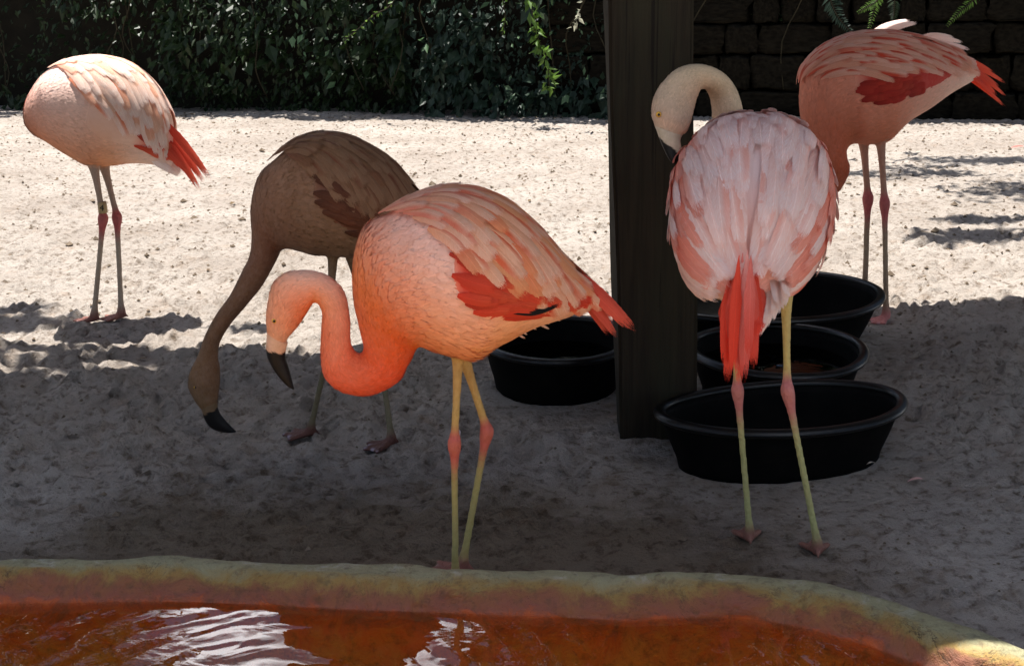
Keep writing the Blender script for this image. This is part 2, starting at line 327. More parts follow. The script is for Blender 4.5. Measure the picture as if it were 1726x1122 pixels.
INW = np.stack([_d[:, 1], -_d[:, 0]], 1)       # outline runs left to right along the far side: inward is towards the camera
for _ in range(30): INW = (np.roll(INW, 1, 0) + INW * 2 + np.roll(INW, -1, 0)) / 4
INW /= np.linalg.norm(INW, axis=1)[:, None]
def inside(px, py, poly):
    px = np.asarray(px); py = np.asarray(py); r = np.zeros(px.shape, bool)
    q = poly[::6]; n = len(q)
    for i in range(n):
        x1, y1 = q[i]; x2, y2 = q[(i + 1) % n]
        c = ((y1 > py) != (y2 > py))
        with np.errstate(divide='ignore', invalid='ignore'):
            xi = (x2 - x1) * (py - y1) / (y2 - y1 + 1e-12) + x1
        r ^= c & (px < xi)
    return r

# ------------------------------------------------------------------ ground: one sheet, finely modelled where the camera looks
xs = np.concatenate([-np.geomspace(60, 6.2, 26), np.linspace(-6.0, 6.0, 640), np.geomspace(6.2, 60, 26)])
yl = [1.6]
while yl[-1] < 14.5: yl.append(yl[-1] + 0.0042 * yl[-1] + 0.002)
ys = np.concatenate([-np.geomspace(60, 2.0, 14), np.linspace(-1.5, 1.5, 34), np.array(yl), np.geomspace(15, 90, 24)])
GX, GY = np.meshgrid(xs, ys)
def base_h(x, y):
    near = np.clip((y - 2.2) / 1.2, 0.30, 1.0) * np.clip(1.9 - y / 4.5, 0.40, 1.05)
    h = 0.018 * fbm(x * 0.9, y * 0.9, 3, 3)
    h = h + near * (0.034 * fbm(x * 6.5, y * 8.0, 5, 9, 0.70) + 0.052 * np.abs(fbm(x * 13 + 0.4 * y, y * 17, 4, 23, 0.65)))
    return h
GZ = base_h(GX, GY)
fx, fy = 12.0 / 639, 0
nd = 9500
dx = rng.uniform(-4.6, 4.6, nd); dy = 2.25 + (12.2 - 2.25) * rng.random(nd) ** 1.5
dr = rng.uniform(0.013, 0.045, nd) * np.clip(dy / 4.5, 0.75, 1.5); dd = rng.uniform(0.009, 0.034, nd) * np.clip((dy - 1.9) / 1.3, 0.45, 1.0) * np.clip(1.9 - dy / 4.5, 0.45, 1.0)
for i in range(nd):
    r3 = dr[i] * 2.0
    i0, i1 = np.searchsorted(xs, (dx[i] - r3, dx[i] + r3)); j0, j1 = np.searchsorted(ys, (dy[i] - r3, dy[i] + r3))
    if i1 - i0 < 1 or j1 - j0 < 1: continue
    X = (GX[j0:j1, i0:i1] - dx[i]) / dr[i]; Y = (GY[j0:j1, i0:i1] - dy[i]) / (dr[i] * 0.8)
    q = X * X + Y * Y
    GZ[j0:j1, i0:i1] += dd[i] * (-np.exp(-q * 1.6) + 0.55 * np.exp(-(np.sqrt(q) - 1.15) ** 2 * 7))
for (px_, py_, rz_, rr_, ox_, oy_) in ((1272, 490, 0.17, 0.50, 0, 0), (1300, 587, 0.15, 0.34, 0.02, 0.03), (1318, 676, 0.16, 0.36, 0, 0), (940, 572, 0.16, 0.30, 0, 0.05), (1113, 700, 0.0, 0.2, 0, 0.05)):
    q_ = at_z(px_, py_, rz_); d_ = np.hypot(GX - q_.x - ox_, GY - q_.y - oy_); k_ = np.clip((d_ - rr_ * 0.8) / (rr_ * 0.7), 0.12, 1); GZ = GZ * k_ + 0.008 * (1 - k_)
q_ = at_z(1113, 748, 0.0); dq = np.hypot(np.maximum(np.abs(GX - q_.x) - 0.10, 0), np.maximum(np.abs(GY - q_.y - 0.085) - 0.08, 0)); GZ += 0.016 * np.exp(-(dq / 0.06) ** 2) * (1 + 0.8 * fbm(GX * 14, GY * 14, 3, 91))
far = (np.abs(GX) > 6.1) | (GY > 14.6) | (GY < 1.5)
GZ[far] = 0.3 * GZ[far]
GZ -= 0.012
shrunk = OUT + INW * 0.05
GZ[inside(GX, GY, shrunk)] = -0.55
nx, ny = len(xs), len(ys)
idx = np.arange(nx * ny).reshape(ny, nx)
F = np.stack([idx[:-1, :-1], idx[:-1, 1:], idx[1:, 1:], idx[1:, :-1]], -1).reshape(-1, 4)
shade_mask = np.clip(1.15 - np.hypot((GX + 0.5) / 1.7, (GY - 2.35) / 0.95) + 0.25 * fbm(GX * 1.6, GY * 1.6, 3, 77), 0, 1)  # where the soil colour is darkened to strengthen the roof's shade
ground = link('sand_ground', mesh('sand_ground', np.stack([GX, GY, GZ], -1).reshape(-1, 3), F, col=np.repeat(shade_mask.reshape(-1, 1), 3, 1)), M_SAND)
tag(ground, kind='structure')
def gz(x, y):
    i = min(max(np.searchsorted(xs, x), 1), nx - 1); j = min(max(np.searchsorted(ys, y), 1), ny - 1)
    return float(GZ[j - 1:j + 1, i - 1:i + 1].mean())

# ------------------------------------------------------------------ pool: rim and basin in one shell, water sheet
prof = [(-0.035, -0.12), (-0.030, 0.02), (-0.022, 0.055), (-0.008, 0.082), (0.006, 0.095), (0.022, 0.101), (0.040, 0.103), (0.056, 0.101), (0.070, 0.096), (0.082, 0.088), (0.091, 0.079),
        (0.098, 0.068), (0.103, 0.057), (0.108, 0.045), (0.114, 0.028), (0.122, 0.0), (0.135, -0.06), (0.160, -0.14), (0.21, -0.20), (0.30, -0.225)]
cum = [0]
for a, b_ in zip(prof, prof[1:]): cum.append(cum[-1] + math.dist(a, b_))
s_top, s_wl, s_end = cum[6], cum[12], cum[-1]
n_o = len(OUT); V = []; C = []
arc = np.cumsum(np.linalg.norm(OUT - np.roll(OUT, 1, 0), axis=1))
for k, (d, z) in enumerate(prof):
    s = cum[k]
    tone = 0.05 + 0.30 * s / s_top if s <= s_top else (0.35 + 0.41 * (s - s_top) / (s_wl - s_top) if s <= s_wl else min(1.0, 0.80 + 0.2 * (s - s_wl) / 0.2))
    q = OUT + INW * d
    lump = 0.011 * fbm(arc * 8, np.full(n_o, d * 30.0), 4, 40) + 0.010 * fbm(arc * 1.7, np.full(n_o, d * 6.0), 2, 44)
    crk = np.zeros(n_o)
    if 8 <= k <= 14: crk = -0.016 * np.clip(1 - np.abs(fbm(arc * 3.2, np.full(n_o, s * 22.0), 3, 61)) * 7, 0, 1)
    amt = 1.0 if 2 <= k <= 14 else 0.4
    nz = 1.0 if k <= 9 else 0.25; nd_ = -0.7 if k >= 8 else (0.3 if k < 4 else 0.0)
    V.append(np.concatenate([q + INW * ((lump * amt + crk) * nd_)[:, None], (z + (lump * amt) * nz + crk * 0.6)[:, None]], 1))
    C.append(np.full((n_o, 3), tone))
P_last = OUT + INW * prof[-1][0]; cen = P_last.mean(0)
for f_ in (0.6, 0.3, 0.06):
    q = cen + (P_last - cen) * f_
    V.append(np.concatenate([q, np.full((n_o, 1), -0.235)], 1)); C.append(np.full((n_o, 3), 1.0))
nr = len(V); V = np.concatenate(V); C = np.concatenate(C)
idx = np.arange(nr * n_o).reshape(nr, n_o); nxt = np.roll(idx, -1, 1)
F = np.stack([idx[:-1], idx[1:], nxt[1:], nxt[:-1]], -1).reshape(-1, 4).tolist() + [idx[-1].tolist()]
pool = empty('pool', (float(cen[0]), float(cen[1]), 0), 'low concrete pool with mossy rounded rim stained ochre and red', 'pool')
link('rim_and_basin', mesh('rim_and_basin', V, F, col=C), M_RIM, pool)
wo = OUT + INW * 0.112
wv = [np.concatenate([cen + (wo - cen) * f_, np.full((n_o, 1), 0.058)], 1) for f_ in (1.0, 0.5, 0.02)]
wi = np.arange(3 * n_o).reshape(3, n_o); wx = np.roll(wi, -1, 1)
F = np.stack([wi[:-1], wi[1:], wx[1:], wx[:-1]], -1).reshape(-1, 4).tolist() + [wi[-1].tolist()]
water = link('water', mesh('water', np.concatenate(wv), F), M_POOL); tag(water, kind='structure')

bounce_slab = link('bounce_slab', mesh('bounce_slab', [(-9, -7, 0.03), (9, -7, 0.03), (9, 0.40, 0.03), (-9, 0.40, 0.03), (-9, -7, -0.1), (9, -7, -0.1), (9, 0.40, -0.1), (-9, 0.40, -0.1)], [[0, 1, 2, 3], [4, 5, 1, 0], [5, 6, 2, 1], [6, 7, 3, 2], [7, 4, 0, 3]], False), M_BOUNCE); tag(bounce_slab, kind='structure')  # unseen pale slab, added to bounce sunlight onto the birds

# ------------------------------------------------------------------ timber shelter (post in view; roof overhead throws the shade)
p_bot = at_z(1047, 748, 0.0); p_br = at_z(1180, 748, 0.0)
pw = 0.212; pd = 0.17
top_px = at_y(1025, 0, p_bot.y)
slope = (top_px.x - p_bot.x) / (top_px.z - p_bot.z)
PH = 2.12
shelter = empty('timber_shelter', (p_bot.x + pw / 2, p_bot.y + pd / 2, 0), 'dark square timber post of a shelter standing among the tubs', 'shelter')
bm = bmesh.new(); bmesh.ops.create_cube(bm, size=1.0)
for v in bm.verts: v.co = Vector((v.co.x * pw, v.co.y * pd, v.co.z * (PH + 0.25) + (PH - 0.25) / 2))
bmesh.ops.subdivide_edges(bm, edges=[e for e in bm.edges if abs(e.verts[0].co.z - e.verts[1].co.z) > 1], cuts=24, use_grid_fill=True)
bmesh.ops.bevel(bm, geom=[e for e in bm.edges if abs(e.verts[0].co.x - e.verts[1].co.x) < 1e-5 and abs(e.verts[0].co.y - e.verts[1].co.y) < 1e-5], offset=0.009, segments=2, affect='EDGES')
for v in bm.verts:
    v.co.x += slope * v.co.z + 0.0025 * math.sin(v.co.z * 7 + v.co.y * 20); v.co.y += 0.002 * math.sin(v.co.z * 9 + v.co.x * 15)
for v in bm.verts: v.co += shelter.location
me = bpy.data.meshes.new('post'); bm.to_mesh(me); bm.free()
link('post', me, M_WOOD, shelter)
for X in (-3.5, 4.3):
    me = box_mesh('post', pw, pd, PH + 0.25, 0.009)
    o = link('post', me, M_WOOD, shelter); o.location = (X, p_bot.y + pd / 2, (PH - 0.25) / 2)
SH = Vector((-TOSUN.x / TOSUN.z, -TOSUN.y / TOSUN.z))     # ground shift of a shadow for 1 m of height
RZ = PH + 0.06
bl = Vector((-2.6, 3.70)) - SH * RZ; br = Vector((2.9, 4.90)) - SH * RZ
fl = Vector((-2.6, 2.03)) - SH * RZ; fr_ = Vector((2.9, 1.93)) - SH * RZ
def ext(a, b, t): return a + (b - a) * t
A, B = ext(bl, br, -0.5), ext(bl, br, 1.6); Cc, D = ext(fl, fr_, -0.5), ext(fl, fr_, 1.6)
nb_ = 16
for i in range(nb_):
    t0, t1 = i / nb_, (i + 1) / nb_ - 0.0002
    q = [Cc + (A - Cc) * t0, D + (B - D) * t0, D + (B - D) * t1, Cc + (A - Cc) * t1]
    zz = [RZ + 0.12 + 0.02 * (i % 2)] * 4
    v = [(p.x, p.y, z) for p, z in zip(q, zz)] + [(p.x, p.y, z + 0.03) for p, z in zip(q, zz)]
    link('roof_board', mesh('roof_board', v, [[3, 2, 1, 0], [4, 5, 6, 7], [0, 1, 5, 4], [1, 2, 6, 5], [2, 3, 7, 6], [3, 0, 4, 7]], False), M_ROOF, shelter)
o = link('beam', box_mesh('beam', 9.0, 0.15, 0.18, 0.006), M_WOOD, shelter); o.location = (0.4, p_bot.y + pd / 2, RZ + 0.03)

# ------------------------------------------------------------------ rubber tubs
def tub(px, py, rimz, a, b_, yaw, hgt, label, water_lv=None, shift=(0, 0)):
    c = at_z(px, py, rimz); c.x += shift[0]; c.y += shift[1]
    g = -0.012
    root = empty('rubber_tub', (c.x, c.y, 0), label, 'tub', 'black rubber feed tubs around the post')
    n = 72; th = np.linspace(0, 2 * math.pi, n, endpoint=False); cy, sy = math.cos(R(yaw)), math.sin(R(yaw))
    def rings(pr):
        V = []
        for (k, d, z) in pr:      # radius factor, extra offset, height
            x = (a * k + d) * np.cos(th); y = (b_ * k + d) * np.sin(th)
            e = 1 + 0.006 * np.sin(3 * th + 1) + 0.004 * np.sin(5 * th)
            x, y = x * e, y * e
            V.append(np.stack([c.x + x * cy - y * sy, c.y + x * sy + y * cy, z + g + 0.004 * np.sin(2 * th + 0.7) * (z / hgt)], 1))
        return np.concatenate(V)
    def faces(m, cap0=True, cap1=True):
        i = np.arange(m * n).reshape(m, n); j = np.roll(i, -1, 1)
        F = np.stack([i[:-1], j[:-1], j[1:], i[1:]], -1).reshape(-1, 4).tolist()
        if cap0: F.append(i[0][::-1].tolist())
        if cap1: F.append(i[-1].tolist())
        return F
    pr = [(0.80, -0.01, 0.0), (0.82, 0, 0.006), (0.835, 0, 0.03), (0.90, 0, hgt * 0.5), (0.955, 0, hgt - 0.03), (0.962, 0, hgt - 0.012), (0.955, -0.006, hgt - 0.008), (0.94, -0.008, hgt - 0.03), (0.885, -0.008, hgt * 0.5), (0.82, -0.008, 0.03), (0.79, -0.01, 0.022), (0.4, 0, 0.020), (0.02, 0, 0.020)]
    link('tub_wall', mesh('tub_wall', rings(pr), faces(len(pr))), M_RUB, root)
    lip = []
    for q in np.linspace(0, 2 * math.pi, 11): lip.append((0.965, 0.011 + 0.016 * math.cos(q) - 0.006, hgt - 0.010 + 0.0125 * math.sin(q)))
    link('rolled_rim', mesh('rolled_rim', rings(lip), faces(len(lip), False, False)), M_RUBRIM, root)
    if water_lv:
        pr = [(0.88 + 0.06 * water_lv, -0.006, hgt * water_lv), (0.4, 0, hgt * water_lv), (0.02, 0, hgt * water_lv)]
        link('water', mesh('tub_water', rings(pr), faces(3, False, True)), M_TUBW, root)
    return root
tub(1272, 490, 0.17, 0.44, 0.35, 0, 0.18, 'large oval black rubber tub, farthest one, beside the pink toes', None)
tub(1300, 587, 0.15, 0.262, 0.27, 0, 0.16, 'round black rubber tub holding water between two other tubs', 0.62, (0.02, 0.03))
tub(1318, 676, 0.16, 0.335, 0.185, 11, 0.165, 'oval black rubber tub in front, seen behind thin yellow-green legs', None)
tub(940, 572, 0.16, 0.232, 0.245, 0, 0.17, 'round black rubber tub on the other side of the post, under red tail', 0.55, (-0.005, 0.05))

# ------------------------------------------------------------------ flamingos
class Loft:
    def __init__(s, C, U, V, cd, cv):
        s.C, s.U, s.V, s.cd, s.cv = [np.array(a, float) for a in (C, U, V, cd, cv)]; s.T = len(s.C) - 1
    def ev(s, A, t):
        t = np.clip(np.atleast_1d(t), 0, s.T - 1e-6); i = np.floor(t).astype(int); f = (t - i)[:, None]
        p0, p1, p2, p3 = A[np.maximum(i - 1, 0)], A[i], A[np.minimum(i + 1, s.T)], A[np.minimum(i + 2, s.T)]
        return 0.5 * (2 * p1 + (p2 - p0) * f + (2 * p0 - 5 * p1 + 4 * p2 - p3) * f ** 2 + (-p0 + 3 * p1 - 3 * p2 + p3) * f ** 3)
    def S(s, t, th):
        th = np.atleast_1d(th)[:, None]
        return s.ev(s.C, t) + s.ev(s.U, t) * np.cos(th) + s.ev(s.V, t) * np.sin(th)
    def fr(s, t, th):
        t = np.clip(np.atleast_1d(np.asarray(t, float)), 0.02, s.T - 0.02); th = np.atleast_1d(np.asarray(th, float)); e = 0.02
        p = s.S(t, th); St = (s.S(t + e, th) - s.S(t - e, th)) / (2 * e); Sh = (s.S(t, th + e) - s.S(t, th - e)) / (2 * e)
        n = np.cross(St, Sh); n /= np.linalg.norm(n, axis=1)[:, None] + 1e-12
        c = s.ev(s.C, t); sg = np.sign((n * (p - c)).sum(1)); n *= np.where(sg == 0, 1, sg)[:, None]
        e1 = -St / (np.linalg.norm(St, axis=1)[:, None] + 1e-12)
        e2 = Sh / (np.linalg.norm(Sh, axis=1)[:, None] + 1e-12); e2 = e2 - (e2 * e1).sum(1)[:, None] * e1; e2 /= np.linalg.norm(e2, axis=1)[:, None] + 1e-12
        return p, e1, e2, n, St, Sh
    def color(s, t, th):
        k = (0.5 - 0.5 * np.cos(np.atleast_1d(th)))[:, None]
        return np.clip(s.ev(s.cd, t) * (1 - k) + s.ev(s.cv, t) * k, 0, 1)
    def tris(s, sub=6, n=30):
        ts = np.linspace(0, s.T, s.T * sub + 1); th = np.linspace(0, 2 * math.pi, n, endpoint=False)
        TT, HH = np.meshgrid(ts, th, indexing='ij')
        V = s.S(TT.ravel(), HH.ravel()); C = s.color(TT.ravel(), HH.ravel())
        m = len(ts); i = np.arange(m * n).reshape(m, n); j = np.roll(i, -1, 1)
        F = np.stack([i[:-1], j[:-1], j[1:], i[1:]], -1).reshape(-1, 4).tolist()
        for row, fl in ((0, True), (m - 1, False)):
            V = np.vstack([V, s.ev(s.C, ts[row])]); C = np.vstack([C, C[i[row]].mean(0)]); k = len(V) - 1
            for q in range(n):
                a, b_ = i[row][q], i[row][(q + 1) % n]
                F.append([int(k), int(b_), int(a)] if fl else [int(k), int(a), int(b_)])
        return V, F, C

def lerp_list(keys, n):
    ks = sorted(keys); out = []
    for i in range(n):
        if i <= ks[0]: out.append(keys[ks[0]]); continue
        if i >= ks[-1]: out.append(keys[ks[-1]]); continue
        for a, b_ in zip(ks, ks[1:]):
            if a <= i <= b_:
                f = (i - a) / (b_ - a); va, vb = np.array(keys[a], float), np.array(keys[b_], float); out.append(va + (vb - va) * f); break
    return out
def pairs_loft(pairs, Y, widths, cd, cv, depth=None, shrink=0.0):
    """each pair: dorsal pixel, ventral pixel of one cross-section; widths: half width in metres (None = round)"""
    n = len(pairs); dp = lerp_list(depth or {0: 0.0}, n); wd = lerp_list(widths, n); Cs, Us, Vs = [], [], []
    for i, (d, v) in enumerate(pairs):
        y = Y + float(dp[i]); a, b_ = at_y(*d, y), at_y(*v, y)
        cc_ = (a + b_) / 2; uu_ = (a - b_) / 2
        if i <= 7 and shrink: cc_ -= uu_.normalized() * shrink / 2; uu_ = uu_ * (1 - shrink / 2 / uu_.length)
        Cs.append(cc_); Us.append(uu_)
        w = float(wd[i]); w = w if w > 0 else Us[-1].length * 1.02
        Vs.append(Vector((0, -w, 0)))                    # positive theta lies on the camera's side
    return Loft(Cs, Us, Vs, lerp_list(cd, n), lerp_list(cv, n))
def tube(pts, rad, cols, n=14, sub=5):
    """tapered limb as a Loft along 3-D points"""
    P = [np.array(p) for p in pts]; Us, Vs = [], []; ref = np.array((0, 1.0, 0.05))
    for i in range(len(P)):
        d = P[min(i + 1, len(P) - 1)] - P[max(i - 1, 0)]; d = d / np.linalg.norm(d)
        r_ = ref if abs(d @ ref) < 0.85 else np.array((1.0, 0, 0))
        u = np.cross(d, r_); u /= np.linalg.norm(u); v = np.cross(d, u)
        Us.append(u * rad[i]); Vs.append(v * rad[i])
    L = Loft(P, Us, Vs, cols, cols); return L.tris(sub, n)

def remesh(name, pieces, voxel, smooth=4):
    V, F, C = [], [], []; off = 0
    for v, f, c in pieces:
        V.append(v); F += [[k + off for k in q] for q in f]; C.append(c); off += len(v)
    V = np.concatenate(V); C = np.concatenate(C)
    me = mesh(name + '_src', V, F)
    ob = bpy.data.objects.new(name + '_src', me); COL.objects.link(ob)
    md = ob.modifiers.new('r', 'REMESH'); md.mode = 'VOXEL'; md.voxel_size = voxel; md.use_smooth_shade = True
    ms = ob.modifiers.new('s', 'SMOOTH'); ms.factor = 0.5; ms.iterations = smooth
    dg = bpy.context.evaluated_depsgraph_get()
    out = bpy.data.meshes.new_from_object(ob.evaluated_get(dg)); out.name = name
    bpy.data.objects.remove(ob); bpy.data.meshes.remove(me)
    kd = KDTree(len(V))
    for i, p in enumerate(V): kd.insert(p, i)
    kd.balance()
    cc = np.ones((len(out.vertices), 4), np.float32)
    for i, v in enumerate(out.vertices):
        w = 0; s_ = np.zeros(3)
        for (co, k, d) in kd.find_n(v.co, 4): q = 1 / (d + 1e-4); s_ += C[k] * q; w += q
        cc[i, :3] = s_ / w
    a = out.color_attributes.get('Col') or out.color_attributes.new('Col', 'FLOAT_COLOR', 'POINT'); a.data.foreach_set('color', cc.ravel())
    out.polygons.foreach_set('use_smooth', np.ones(len(out.polygons), bool))
    return out

NS, NA = 9, 5
def feather_mesh(cen, side, nrm, w, cb, ct, streak=None, tipround=0.8, camber=0.10, base=0.35):
    """cen/side/nrm: NS x 3 arrays; colours base and tip; streak colours one vane"""
    v = np.linspace(0, 1, len(cen)); prof_ = np.clip(np.minimum(base + v * 2.4, 1.0), 0, 1) * np.sqrt(np.clip(1 - np.clip((v - tipround) / (1 - tipround + 1e-6), 0, 1) ** 2, 0.0, 1)); prof_[-1] = 0.10
    Vt, Ct, UV = [], [], []; sgn = 1 if random.random() < 0.5 else -1
    for i in range(len(cen)):
        for j in range(NA):
            u = j / (NA - 1) * 2 - 1
            Vt.append(cen[i] + side[i] * (u * w * prof_[i] * 0.5) - nrm[i] * (camber * w * u * u * prof_[i]))
            c = cb + (ct - cb) * (v[i] ** 1.3)
            if streak is not None:
                k = np.clip((u * sgn - 0.0) * 2.6, 0, 1) * np.clip(2.3 - v[i] * 2.1, 0, 1); c = c * (1 - k) + streak * k
            Ct.append(np.clip(c, 0, 1)); UV.append((u * 0.5 + 0.5, v[i]))
    f = [[i * NA + j, i * NA + j + 1, (i + 1) * NA + j + 1, (i + 1) * NA + j] for i in range(len(cen) - 1) for j in range(NA - 1)]
    return mesh('feather', np.array(Vt), f, col=Ct, uv=UV)
def march(L, t, th, length, phi, lift0, lift1, tmin=0.1, curl=0.0, woff=None, sign=1):
    ds = length / (NS - 1); cen, sid, nr = [], [], []; p, e1, e2, n, St, Sh = [a[0] for a in L.fr(t, th)]; free = False; d = None
    q = p
    for k in range(NS):
        f = k / (NS - 1)
        ph = (phi + curl * f) * sign
        if not free: d = math.cos(ph) * e1 + math.sin(ph) * e2
        cen.append(q + n * (lift0 + (lift1 - lift0) * f)); sid.append(np.cross(d, n)); nr.append(n)
        if not free and t > tmin:
            A = np.stack([St, Sh], 1); sol = np.linalg.lstsq(A, d * ds, rcond=None)[0]
            t = t + float(np.clip(sol[0], -0.6, 0.6)); th = th + float(np.clip(sol[1], -0.3, 0.3))
            p2, e1, e2, n, St, Sh = [a[0] for a in L.fr(t, th)]; q = p2
            if t <= tmin: free = True
        else:
            free = True
            d = d + np.array((0, 0, -0.05)); d /= np.linalg.norm(d); q = q + d * ds
    return np.array(cen), np.array(sid), np.array(nr)
def quill(root, tip, w, nrm, cb, ct, sag=0.02, streak=None, tipround=0.7):
    root, tip = np.array(root), np.array(tip); v = np.linspace(0, 1, NS)[:, None]
    nrm = np.array(nrm, float); nrm /= np.linalg.norm(nrm)
    cen = root + (tip - root) * v + np.array((0, 0, 1.0)) * (sag * 4 * v * (1 - v))
    d = np.gradient(cen, axis=0); d /= np.linalg.norm(d, axis=1)[:, None]
    s_ = np.cross(d, nrm); s_ /= np.linalg.norm(s_, axis=1)[:, None]; n_ = np.cross(s_, d)
    return feather_mesh(cen, s_, n_, w, np.array(cb), np.array(ct), None if streak is None else np.array(streak), tipround, 0.10, 0.06)

def down_mesh(L, t0, t1, dens, wing=None, tone=0.10, lmul=1.0, skipf=None):
    """thousands of small contour feathers over body and neck: one mesh"""
    ts = rng.uniform(t0, t1, 60000); hs = rng.uniform(-math.pi, math.pi, 60000)
    p, e1, e2, n, St, Sh = L.fr(ts, hs)
    area = np.linalg.norm(np.cross(St, Sh), axis=1); rad = np.sqrt(np.linalg.norm(L.ev(L.U, ts), axis=1) * np.linalg.norm(L.ev(L.V, ts), axis=1))
    ln = np.clip(0.0105 + (rad - 0.022) * 0.17, 0.0085, 0.026) * lmul
    need = area / (ln * ln) * dens
    keep = rng.random(60000) * need.max() * 0.5 < need
    if wing is not None: keep &= ~wing(ts, np.abs(hs))
    if skipf is not None: keep &= ~skipf(p)
    k = np.where(keep)[0][:13000]
    p, e1, e2, n, ln = p[k], e1[k], e2[k], n[k], ln[k] * rng.uniform(0.8, 1.25, len(k)); ang = rng.normal(0, 0.22, len(k))[:, None]
    d = e1 * np.cos(ang) + e2 * np.sin(ang); s_ = np.cross(d, n); w = (ln * 0.42)[:, None]; ln = ln[:, None]
    col = L.color(ts[k], hs[k]) * (1 + rng.normal(0, tone, (len(k), 1))); col = np.clip(col, 0.02, 0.97)
    b0 = p - n * 0.0004
    vs = np.stack([b0, b0 + d * ln * 0.45 - s_ * w * 0.5 + n * 0.0005, b0 + d * ln * 0.45 + n * 0.0009, b0 + d * ln * 0.45 + s_ * w * 0.5 + n * 0.0005, b0 + d * ln + n * (ln * 0.012 + 0.0006)], 1).reshape(-1, 3)
    cs = np.stack([col * 0.97, col, col, col, np.clip(col * 1.04, 0, 1)], 1).reshape(-1, 3)
    o = (np.arange(len(k)) * 5)[:, None]
    f = np.concatenate([o + np.array([[0, 2, 1]]), o + np.array([[0, 3, 2]]), o + np.array([[1, 2, 4]]), o + np.array([[2, 3, 4]])])
    return mesh('contour_feathers', vs, f, col=cs)

def foot(x, y, heading, size, col, colw):
    """three webbed front toes and a small hind toe, as pieces for the body mesh"""
    z = gz(x, y); out = []; hd = R(heading); tips = []
    for a, l in ((-34, 0.88), (0, 1.0), (34, 0.88)):
        q = hd + R(a); tip = (x + math.cos(q) * size * l, y + math.sin(q) * size * l); tips.append(tip)
        pts = [(x, y, z + 0.020)] + [(x + (tip[0] - x) * f, y + (tip[1] - y) * f, z + h) for f, h in ((0.25, 0.015), (0.6, 0.011), (0.9, 0.010), (1.0, 0.007))]
        out.append(tube(pts, [0.011, 0.009, 0.0075, 0.0065, 0.004], [col] * 5, 10, 3))
    for a, b_ in ((0, 1), (1, 2)):
        A_, B_ = tips[a], tips[b_]; m = ((A_[0] + B_[0]) / 2 * 0.86 + x * 0.14, (A_[1] + B_[1]) / 2 * 0.86 + y * 0.14)
        v = []
        for zz in (0.003, 0.013):
            for q in ((x, y), (A_[0] * 0.92 + x * 0.08, A_[1] * 0.92 + y * 0.08), m, (B_[0] * 0.92 + x * 0.08, B_[1] * 0.92 + y * 0.08)): v.append((q[0], q[1], z + zz))
        f = [[3, 2, 1, 0], [4, 5, 6, 7], [0, 1, 5, 4], [1, 2, 6, 5], [2, 3, 7, 6], [3, 0, 4, 7]]
        out.append((np.array(v), f, np.array([colw] * 8)))
    q = hd + math.pi; out.append(tube([(x, y, z + 0.03), (x + math.cos(q) * 0.014, y + math.sin(q) * 0.014, z + 0.018), (x + math.cos(q) * 0.026, y + math.sin(q) * 0.026, z + 0.008)], [0.008, 0.006, 0.003], [col] * 3, 8, 3))
    return out
def leg(top, knee, ank, heading, r, cu, ck, cl, cf, cw, size=0.085, bend=None, kr=1.75):
    """top, knee: 3-D points; ank: ground point"""
    top, knee, ank = [np.array(p, float) for p in (top, knee, ank)]
    ank = np.array((ank[0], ank[1], gz(ank[0], ank[1]) + 0.03))
    pts, rad, col = [], [], []
    def add(p, r_, c): pts.append(p); rad.append(r_); col.append(c)
    add(top + (top - knee) * 0.30, r * 2.6, cu); add(top, r * 1.5, cu); add(top + (knee - top) * 0.35, r * 1.08, cu); add(top + (knee - top) * 0.75, r * 1.02, cu)
    add(top + (knee - top) * 0.9, r * 1.25, ck); add(knee, r * kr, ck); add(knee + (ank - knee) * 0.05, r * kr * 0.93, ck); add(knee + (ank - knee) * 0.13, r * 1.1, ck)
    add(knee + (ank - knee) * 0.3, r * 0.92, cl); add(knee + (ank - knee) * 0.65, r * 0.92, cl); add(knee + (ank - knee) * 0.9, r * 1.02, cl); add(ank, r * 1.5, cf); add(ank + np.array((0, 0, -0.022)), r * 1.25, cf)
    return [tube(pts, rad, col, 14, 4)] + foot(float(ank[0]), float(ank[1]), heading, size, cf, cw)

def np3(*c): return np.array(c, float)
def wing_patch(L, tb, side, off, c_up, c_low, ta0, ta1, redt, hmin=-0.02):
    """shell of the folded wing over the flank; tb(t) gives its lower edge, redt the front limit of the red coverts"""
    m_ = 40; nh = 18; V, C_ = [], []; ts = np.linspace(ta0, ta1, m_)
    for i, t in enumerate(ts):
        e = math.sin(math.pi * i / (m_ - 1)) ** 0.5
        hb = tb(t)
        for j in range(nh):
            f = j / (nh - 1); h = hmin + (hb - hmin) * f
            p, e1, e2, n, _, _ = [a[0] for a in L.fr(t, h * side)]
            g_ = min(1, (1 - f) * 6); o = off * e * g_ * min(1, 0.3 + f * 4) - 0.004 * (1 - g_)
            if f == 1: o = -0.006
            V.append(p + n * (o - (0.006 if i in (0, m_ - 1) else 0)))
            k = np.clip((f - 0.52) / 0.12, 0, 1) * np.clip((redt - t) / 0.8, 0, 1); q = L.color(t, h)[0]
            q = q + (c_up - q) * np.clip((redt + 0.5 - t) / 1.5, 0, 1) * 0.7
            C_.append(q * (1 - k) + c_low * k)
    F = [[i * nh + j, i * nh + j + 1, (i + 1) * nh + j + 1, (i + 1) * nh + j] for i in range(m_ - 1) for j in range(nh - 1)]
    return mesh('wing', np.array(V), F, col=C_)
def tbfun(keys):
    xs_ = [k for k, _ in keys]; yv = [v for _, v in keys]
    return lambda t: np.interp(t, xs_, yv)

